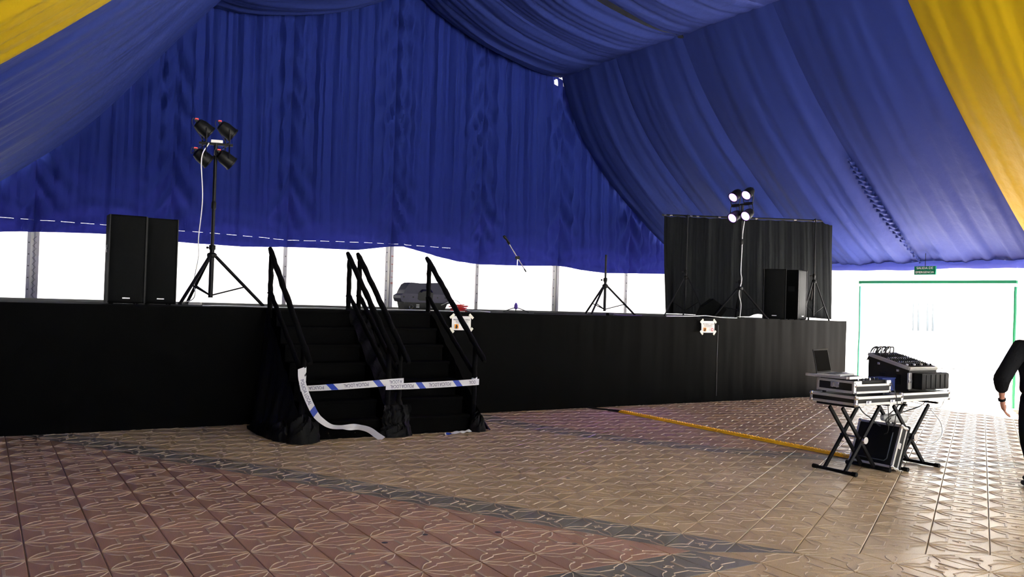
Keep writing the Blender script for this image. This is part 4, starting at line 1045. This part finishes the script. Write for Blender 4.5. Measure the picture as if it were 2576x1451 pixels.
# controller case on top
Z2 = HS + 0.09
cb_ = root('flight_case', 'open flight case holding the disc jockey controller, beneath the laptop', 'flight case', (7.58, 5.56, Z2), 0, 'flight cases')
for sx in (1, -1):
    for sy in (1, -1): MB().cyl((7.57 + sx * 0.22, 5.535 + sy * 0.18, Z2), (7.57 + sx * 0.22, 5.535 + sy * 0.18, Z2 + 0.022), 0.02, n=8).build('rubber_foot', 'blackplastic', cb_)
flight_case(cb_, (7.575, 5.535, Z2 + 0.022 + 0.045), (0.57, 0.44, 0.09), 0.022)
MB().box((7.292, 5.535, Z2 + 0.085), (0.012, 0.44, 0.10), b=0.003).build('side_panel', 'laminate', cb_)
for z in (Z2 + 0.035, Z2 + 0.132): MB().box((7.288, 5.535, z), (0.018, 0.44, 0.024), b=0.003).build('edge_trim', 'alu', cb_)
for y in (5.328, 5.742): MB().box((7.288, y, Z2 + 0.085), (0.018, 0.026, 0.1), b=0.003).build('edge_trim', 'alu', cb_)
for x, w_ in ((7.345, 0.10), (7.825, 0.07)): MB().box((x, 5.320, Z2 + 0.12), (w_, 0.016, 0.05), b=0.003).build('edge_trim', 'alu', cb_)
la = MB().box((7.278, 5.535, Z2 + 0.095), (0.010, 0.10, 0.05), b=0.003).build('latch', 'chrome', cb_)
MB().cyl((7.275, 5.505, Z2 + 0.088), (7.268, 5.505, Z2 + 0.088), 0.022, n=12).cyl((7.275, 5.56, Z2 + 0.085), (7.268, 5.56, Z2 + 0.085), 0.018, n=12).build('latch_wing', 'chrome', la, True)
dj = root('dj_controller', 'black disc jockey controller with knobs in the open flight case', 'controller', (7.6, 5.56, Z2 + 0.115))
MB().box((7.585, 5.535, Z2 + 0.13), (0.51, 0.38, 0.03), b=0.004).build('housing', 'blackplastic', dj)
for x in (7.44, 7.73): MB().lathe([(0.085, 0), (0.085, 0.012), (0.08, 0.016), (0.02, 0.017)], (x, 5.58, Z2 + 0.145), n=24).build('jog_wheel', 'blackmetal', dj, True)
for i in range(6):
    for j in range(3): MB().cyl((7.44 + i * 0.062, 5.39 + j * 0.04, Z2 + 0.145), (7.44 + i * 0.062, 5.39 + j * 0.04, Z2 + 0.165), 0.009, 0.007, 8).build('knob', 'chrome' if (i + j) % 3 == 0 else 'blackplastic', dj, True)
# laptop shelf and laptop
shf = root('laptop_shelf', 'aluminium edged laptop shelf above the controller', 'shelf', (7.35, 5.66, Z2 + 0.125))
rz_ = Matrix.Rotation(0.10, 3, 'Z')
MB().box((7.42, 5.62, 0.948), (0.34, 0.46, 0.012), rz_, b=0.003).build('board', 'laminate', shf)
MB().box((7.245, 5.615, 0.946), (0.022, 0.46, 0.026), rz_, b=0.003).build('edge_trim', 'alu', shf)
MB().box((7.44, 5.39, 0.946), (0.34, 0.022, 0.026), rz_, b=0.003).build('edge_trim', 'alu', shf)
for x, y in ((7.31, 5.46), (7.31, 5.72), (7.55, 5.48), (7.52, 5.72)):
    MB().cyl((x, y, Z2 + 0.145), (x, y, 0.943), 0.011, n=8).build('strut', 'blackmetal', shf)
h0 = V((7.10, 5.63, 0.965)); hdv = V((0.955, 0.25, 0)).normalized(); bdv = V((hdv.y, -hdv.x, 0))
lt = root('laptop', 'open laptop with its dark screen tilted back', 'laptop', h0 + hdv * 0.17 + bdv * 0.1)
rotl = Matrix((hdv, -bdv, V((0, 0, 1)))).transposed()
h0 = h0 + V((0.07, 0.04, 0))
base_c = h0 + hdv * 0.175 + bdv * 0.12
MB().box(base_c, (0.35, 0.24, 0.018), rotl, b=0.004).build('base', 'laptop', lt)
MB().box(base_c + V((0, 0, 0.0095)), (0.30, 0.11, 0.002), rotl).build('keyboard', 'blackplastic', lt)
lid_up = (V((0, 0, 1)) * 0.97 - bdv * 0.20).normalized(); lid_n = hdv.cross(lid_up).normalized()
rl = Matrix((hdv, lid_n, lid_up)).transposed()
lid = MB().box(h0 + hdv * 0.175 + lid_up * 0.125, (0.35, 0.008, 0.245), rl, b=0.003).build('lid', 'blackplastic', lt)
sgn = 1 if lid_n.dot(bdv) > 0 else -1
MB().box(h0 + hdv * 0.175 + lid_up * 0.128 + lid_n * sgn * 0.0045, (0.325, 0.002, 0.21), rl).build('screen', 'screen', lid)
tag(MB().box((7.72, 5.76, Z2 + 0.17), (0.14, 0.05, 0.035), Matrix.Rotation(0.4, 3, 'Z'), b=0.006).build('power_adapter', 'white'), 'small white box behind the laptop on the controller case', 'adapter')
# blue crate between the cases
bx = root('blue_crate', 'small dark blue box between the controller case and the mixer case', 'box', (8.10, 5.62, Z2))
MB().box((8.12, 5.60, Z2 + 0.07), (0.26, 0.16, 0.13), Matrix.Rotation(0.1, 3, 'Z'), b=0.006).build('body', 'bluebox', bx)
MB().box((8.12, 5.60, Z2 + 0.137), (0.27, 0.17, 0.012), Matrix.Rotation(0.1, 3, 'Z'), b=0.003).build('rim', 'bluebox', bx)
# lower case of the second stand
cc = root('flight_case', 'flat flight case on the second stand under the mixer', 'flight case', (8.52, 5.58, HS), 0, 'flight cases')
flight_case(cc, (8.525, 5.575, HS + 0.045), (0.86, 0.46, 0.088))
# mixer in its slanted case
mx_ = root('mixer_case', 'tall slanted black flight case with a mixing desk on the second stand', 'flight case', (8.65, 5.70, Z2), 0, 'flight cases')
MX0, MX1, MY0, MY1, MZ0, MZF, MZB = 8.40, 8.90, 5.47, 5.96, Z2 + 0.006, 1.005, 1.125
MB().prism([(MY0, MZ0), (MY1, MZ0), (MY1, MZB), (MY0, MZF)], (MX0, 0, 0), (0, 1, 0), (0, 0, 1), (1, 0, 0), MX1 - MX0).build('case_body', 'laminate', mx_)
sl = V((0, MY1 - MY0, MZB - MZF)); sln = sl.normalized(); q = Matrix((V((1, 0, 0)), sln, V((1, 0, 0)).cross(sln))).transposed()
for x in (MX0 + 0.008, MX1 - 0.008): MB().box(((x, (MY0 + MY1) / 2, (MZF + MZB) / 2 + 0.008)), (0.026, sl.length, 0.036), q, b=0.004).build('edge_trim', 'alu', mx_)
for y, z in ((MY0, MZF), (MY1, MZB)): MB().box(((MX0 + MX1) / 2, y, z + 0.008), (MX1 - MX0, 0.026, 0.036), q, b=0.004).build('edge_trim', 'alu', mx_)
MB().box((MX0 + 0.010, MY0 - 0.002, (MZ0 + MZF) / 2 - 0.01), (0.055, 0.022, MZF - MZ0 - 0.05), b=0.006).build('edge_trim', 'alu', mx_)
MB().box((MX0 + 0.006, MY0 - 0.016, MZ0 + 0.10), (0.05, 0.012, 0.03), b=0.004).build('latch', 'chrome', mx_)
for k, y in enumerate((5.60, 5.83)): MB().box((MX0 - 0.004, y, 0.985 + k * 0.058), (0.008, 0.03, 0.025), b=0.002).build('latch', 'chrome', mx_)
for y in (5.58, 5.78): MB().box((MX0 - 0.003, y, MZ0 + 0.11), (0.01, 0.06, 0.11), b=0.003).build('handle_recess', 'blackplastic', mx_)
cov = MB().box(((MX0 + MX1) / 2 + 0.055, MY0 - 0.06, (MZ0 + MZF) / 2 - 0.008), (MX1 - MX0 + 0.0, 0.115, MZF - MZ0 - 0.045), b=0.022).build('end_cover', 'blackplastic', mx_, True)
for k in range(5): MB().box((MX0 + 0.13 + k * 0.085, MY0 - 0.118, (MZ0 + MZF) / 2 - 0.008), (0.012, 0.01, MZF - MZ0 - 0.08), b=0.003).build('rib', 'blackplastic', cov)
md = root('mixing_desk', 'mixing desk with rows of knobs and plugged leads on the slanted case', 'mixer', (8.65, 5.71, 1.06))
MB().box(((MX0 + MX1) / 2, (MY0 + MY1) / 2, (MZF + MZB) / 2 + 0.012), (MX1 - MX0 - 0.04, sl.length - 0.03, 0.03), q).build('panel', 'blackmetal', md)
ctr = V(((MX0 + MX1) / 2, (MY0 + MY1) / 2, (MZF + MZB) / 2 + 0.027)); nn = V((1, 0, 0)).cross(sln).normalized()
nn = nn if nn.z > 0 else -nn
for i in range(13):
    for j in range(9):
        p = ctr + V((1, 0, 0)) * (-0.21 + i * 0.035) + sln * (-0.14 + j * 0.035)
        MB().cyl(p, p + nn * 0.016, 0.0075, 0.006, 6).build('knob', 'chrome' if j % 4 == 1 else 'blackplastic', md)
for i in range(11):
    p = ctr + V((1, 0, 0)) * (-0.21 + i * 0.042) + sln * -0.20
    MB().box(p + nn * 0.008, (0.012, 0.022, 0.016), q).build('fader', 'badge' if i % 3 == 0 else 'blackplastic', md)
for i in range(9):
    p = ctr + V((1, 0, 0)) * (-0.20 + i * 0.038) + sln * (0.195 + 0.015 * (i % 2))
    MB().tube(spl([p, p + nn * 0.05, p + nn * 0.075 + sln * 0.02, p + nn * 0.03 + sln * (0.06 + 0.01 * (i % 3)), p + sln * 0.09 - nn * 0.10], 5), 0.007, 6).build('plugged_lead', 'chrome' if i % 4 == 2 else 'blackcable', md, True)
# open case leaning on the floor
fc = root('flight_case', 'open flight case lid leaning on edge on the floor between the stands', 'flight case', (7.90, 5.50, 0.0), 0, 'flight cases')
tilt = Matrix.Rotation(0.36, 4, 'Y') @ Matrix.Rotation(0.0, 4, 'Z')
parts0 = set(bpy.data.objects)
flight_case(fc, (0.0, 0.0, 0.225), (0.11, 0.50, 0.45), 0.024, local=True)
MB().box((-0.057, 0, 0.225), (0.006, 0.44, 0.39), b=0.002).build('foam_lining', 'blackplastic', fc, world=False)
MB().tube([(-0.062, y, z) for y, z in ((0.18, 0.06), (-0.15, 0.06), (-0.175, 0.085), (-0.175, 0.36))], 0.006, 6).build('inner_rim', 'bargrey', fc, True, world=False)
MB().box((-0.02, -0.254, 0.24), (0.04, 0.006, 0.06), b=0.002).build('latch', 'chrome', fc, world=False)
MB().box((0.068, 0.0, 0.245), (0.03, 0.52, 0.46), b=0.01).build('case_lid', 'blackplastic', fc, world=False)
fc.rotation_euler = (0, 0.36, 0); fc.location = (7.88, 5.51, 0.025)
# hanging cables and white power strip under the table
ps = root('extension_block', 'white rounded power block hanging in cables under the mixer stand', 'power strip', (8.28, 5.50, 0.47))
MB().lathe([(0.01, 0), (0.035, 0.012), (0.045, 0.06), (0.045, 0.24), (0.035, 0.29), (0.01, 0.30)], (8.10, 5.58, 0.50), V((0.92, -0.36, -0.07)), 14).build('block', 'white', ps, True)
MB().tube(spl([(8.14, 5.56, 0.50), (8.2, 5.5, 0.58), (8.3, 5.52, 0.62), (8.35, 5.5, 0.69)], 6), 0.005, 5).build('hanger_lead', 'blackcable', ps, True)
rnd = random.Random(3)
HC = [[(7.45, 5.4, 0.69), (7.52, 5.38, 0.6), (7.75, 5.45, 0.52), (8.0, 5.5, 0.42), (8.15, 5.5, 0.5)], [(7.8, 5.3, 0.69), (7.82, 5.3, 0.5), (7.84, 5.32, 0.40), (7.9, 5.4, 0.36)], [(7.85, 5.3, 0.9), (7.86, 5.24, 0.72), (7.86, 5.26, 0.5), (7.95, 5.35, 0.40)], [(8.8, 5.5, 0.69), (8.6, 5.45, 0.62), (8.4, 5.5, 0.56), (8.2, 5.5, 0.53), (8.0, 5.45, 0.50), (7.95, 5.4, 0.44)], [(8.95, 5.4, 0.68), (8.75, 5.35, 0.60), (8.45, 5.42, 0.66), (8.3, 5.45, 0.68)], [(8.6, 5.35, 0.6), (8.72, 5.3, 0.45), (8.7, 5.28, 0.32), (8.55, 5.3, 0.24), (8.4, 5.35, 0.30)]]
HL = ['black lead drooping from the laptop case towards the power block', 'thin lead hanging straight down before the flight cases', 'thin lead running down the front of the controller case', 'black lead running from the mixer case to the power block', 'pale lead drooping under the mixer case', 'thin pale lead curving down beside the leaning case']
for k, p in enumerate(HC): cable('cable', p, 0.0045 if k in (1, 2, 5) else 0.006, 'whitecable' if k in (4, 5) else 'blackcable', HL[k])

# ------------------------------------------------------------------ person at the right edge
PB = V((8.375, 4.145, 0.0))
pr = root('person', 'person in black hoodie and dark jeans walking away at the right edge', 'person', PB)
def W(a, c, z): return PB + RV * a + FV * c + V((0, 0, z))
def skin_mesh(name, chains, mat, parent, sub=2, rootidx=0):
    """chains: list of lists of (point, (rx, ry)); equal points are welded"""
    vs = []; es = []; rad = []; key = {}
    for ch in chains:
        prev = None
        for p, r in ch:
            k = tuple(round(c, 4) for c in p)
            if k not in key: key[k] = len(vs); vs.append(V(p)); rad.append(r if isinstance(r, tuple) else (r, r))
            i = key[k]
            if prev is not None and prev != i: es.append((prev, i))
            prev = i
    me = bpy.data.meshes.new(name); me.from_pydata(vs, es, [])
    o = bpy.data.objects.new(name, me); col.objects.link(o)
    sm = o.modifiers.new('skin', 'SKIN'); sm.use_smooth_shade = True
    for i, sv in enumerate(me.skin_vertices[0].data): sv.radius = rad[i]; sv.use_root = (i == rootidx)
    ss = o.modifiers.new('sub', 'SUBSURF'); ss.levels = sub; ss.render_levels = sub
    dg = bpy.context.evaluated_depsgraph_get(); dg.update()
    m2 = bpy.data.meshes.new_from_object(o.evaluated_get(dg)); bpy.data.objects.remove(o)
    m2.materials.clear(); m2.materials.append(M[mat])
    m2.polygons.foreach_set('use_smooth', [True] * len(m2.polygons))
    o2 = bpy.data.objects.new(name, m2); col.objects.link(o2); o2.parent = parent
    m2.transform(Matrix.Translation(-PB)); return o2
pel = W(0, 0, 0.90); spn = W(0, 0.0, 1.10); cst = W(0, 0.0, 1.27); nck = W(0, 0.01, 1.41); hd0 = W(0, 0.03, 1.50); hd1 = W(0, 0.04, 1.60); hd2 = W(0, 0.03, 1.67)
shL, elL, wrL = W(-0.18, 0.0, 1.315), W(-0.385, -0.06, 1.02), W(-0.325, 0.03, 0.83)
shR, elR, wrR = W(0.17, 0.0, 1.315), W(0.25, -0.05, 1.03), W(0.24, 0.06, 0.80)
hipL, knL, anL, toL = W(-0.075, 0, 0.84), W(-0.06, 0.05, 0.47), W(-0.01, -0.02, 0.085), W(-0.01, 0.16, 0.035)
hipR, knR, anR, toR = W(0.09, 0, 0.84), W(0.12, 0.14, 0.47), W(0.15, 0.22, 0.085), W(0.15, 0.40, 0.035)
plmL = W(-0.29, 0.055, 0.745); plmR = W(0.235, 0.085, 0.715)
def hand(pl, wr, s):
    ch = []; dn = (pl - wr).normalized(); ac = (FV * 0.75 + RV * 0.35 * -s).normalized(); inn = RV * -s
    for k, (o, L) in enumerate(((-0.026, 0.055), (-0.009, 0.065), (0.009, 0.062), (0.026, 0.05))):
        b = pl + dn * 0.02 + ac * o; q1 = b + dn * L * 0.5 + inn * 0.006; q2 = b + dn * L * 0.9 + inn * 0.022; q3 = b + dn * L * 1.15 + inn * 0.042
        ch.append([(pl, (0.034, 0.020)), (b, 0.0125), (q1, 0.010), (q2, 0.0092), (q3, 0.0075)])
    t0 = wr.lerp(pl, 0.55) + ac * 0.032; ch.append([(wr.lerp(pl, 0.4), (0.026, 0.018)), (t0, 0.013), (t0 + dn * 0.03 + ac * 0.018 + inn * 0.012, 0.011), (t0 + dn * 0.055 + ac * 0.020 + inn * 0.022, 0.0085)])
    return ch
chains = [[(pel, (0.14, 0.10)), (spn, (0.12, 0.09)), (cst, (0.13, 0.095)), (nck, (0.055, 0.055)), (hd0, (0.065, 0.075)), (hd1, (0.078, 0.095)), (hd2, (0.055, 0.065))],
          [(cst, (0.13, 0.095)), (shL, 0.058), (shL.lerp(elL, 0.5), 0.044), (elL, 0.037), (elL.lerp(wrL, 0.4), 0.036), (wrL, (0.027, 0.022)), (wrL.lerp(plmL, 0.4), (0.026, 0.018)), (plmL, (0.034, 0.020))],
          [(cst, (0.13, 0.095)), (shR, 0.058), (shR.lerp(elR, 0.5), 0.044), (elR, 0.037), (elR.lerp(wrR, 0.4), 0.036), (wrR, (0.027, 0.022)), (wrR.lerp(plmR, 0.4), (0.026, 0.018)), (plmR, (0.034, 0.020))],
          [(pel, (0.14, 0.10)), (hipL, 0.085), (knL, 0.055), (anL, 0.04), (toL, 0.03)], [(pel, (0.14, 0.10)), (hipR, 0.085), (knR, 0.055), (anR, 0.04), (toR, 0.03)]]
chains += hand(plmL, wrL, -1) + hand(plmR, wrR, 1)
skin_mesh('body', chains, 'skin', pr)
cuL = elL.lerp(wrL, 0.52); cuR = elR.lerp(wrR, 0.52)
hood = [[(W(0, 0, 0.86), (0.225, 0.16)), (W(0, 0, 0.96), (0.22, 0.155)), (W(0, 0, 1.12), (0.205, 0.145)), (W(0, 0, 1.26), (0.215, 0.15)), (W(0, 0.0, 1.37), (0.11, 0.09)), (W(0, 0.0, 1.425), (0.085, 0.08))],
        [(W(0, 0, 1.26), (0.215, 0.15)), (shL + V((0, 0, -0.01)), 0.100), (shL.lerp(elL, 0.4), 0.080), (shL.lerp(elL, 0.78), 0.077), (elL, 0.082), (elL.lerp(wrL, 0.2), 0.070), (cuL, 0.056), (elL.lerp(wrL, 0.6), 0.043)],
        [(W(0, 0, 1.26), (0.215, 0.15)), (shR + V((0, 0, -0.01)), 0.100), (shR.lerp(elR, 0.4), 0.080), (shR.lerp(elR, 0.78), 0.077), (elR, 0.082), (elR.lerp(wrR, 0.2), 0.070), (cuR, 0.056)]]
ho = skin_mesh('hoodie', hood, 'hoodie', pr)
MB().tube([W(-0.085, 0.0, 1.435), W(-0.06, -0.07, 1.41), W(0, -0.10, 1.39), W(0.06, -0.07, 1.41), W(0.085, 0.0, 1.435)], [0.03, 0.045, 0.055, 0.045, 0.03], 10).build('hood', 'hoodie', ho, True)
skin_mesh('jeans', [[(W(0, 0, 0.93), (0.155, 0.12)), (W(0, 0, 0.85), (0.16, 0.12)), (hipL + V((0, 0, -0.06)), 0.112), (knL, 0.082), (knL.lerp(anL, 0.6), 0.068), (anL, 0.066)], [(W(0, 0, 0.85), (0.16, 0.12)), (hipR + V((0, 0, -0.06)), 0.112), (knR, 0.082), (knR.lerp(anR, 0.6), 0.068), (anR, 0.066)]], 'jeans', pr)
for an, to in ((anL, toL), (anR, toR)):
    bk = an - FV * 0.06; bk.z = 0.05
    skin_mesh('shoe', [[(bk, (0.045, 0.042)), (V((an.x, an.y, 0.052)), (0.046, 0.046)), (V(((an.x + to.x) / 2, (an.y + to.y) / 2, 0.045)), (0.047, 0.04)), (V((to.x, to.y, 0.038)) , (0.045, 0.032)), (V((to.x, to.y, 0.034)) + FV * 0.05, (0.032, 0.026))]], 'shoe', pr, 1)
def hairfn(u, v):
    a = u * 2 * math.pi; b = v * math.pi * 0.62
    c = W(0, 0.028, 1.595); k = 1 + 0.03 * wob(a * 6 + v * 9, 1)
    return c + RV * (0.092 * math.sin(b) * math.cos(a) * k) + FV * (0.108 * math.sin(b) * math.sin(a) * k - 0.012) + V((0, 0, 0.118 * math.cos(b) * k))
MB().grid(hairfn, 28, 14).build('hair', 'hair', pr, True)
for s in (1, -1):
    MB().lathe([(0.006, -0.012), (0.016, 0), (0.022, 0.012), (0.012, 0.016)], W(0.088 * s, 0.02, 1.565), RV * s, 10).build('ear', 'skin', pr, True)
    MB().lathe([(0.002, -0.008), (0.010, 0), (0.002, 0.008)], W(0.032 * s, 0.128, 1.585), FV, 10).build('eye', 'white', pr, True)
MB().lathe([(0.016, -0.02), (0.012, 0.0), (0.003, 0.018)], W(0, 0.135, 1.55), FV + V((0, 0, -0.3)), 8).build('nose', 'skin', pr, True)
MB().box(W(0, 0.122, 1.508), (0.045, 0.012, 0.010), Matrix((RV, FV, V((0, 0, 1)))).transposed(), b=0.004).build('mouth', 'redprint', pr, True)
wd = (plmL - wrL).normalized(); wc = wrL + wd * 0.002
MB().lathe([(0.031, -0.012), (0.034, -0.010), (0.034, 0.010), (0.031, 0.012)], wc, wd, 16).build('watch', 'blackplastic', pr, True)
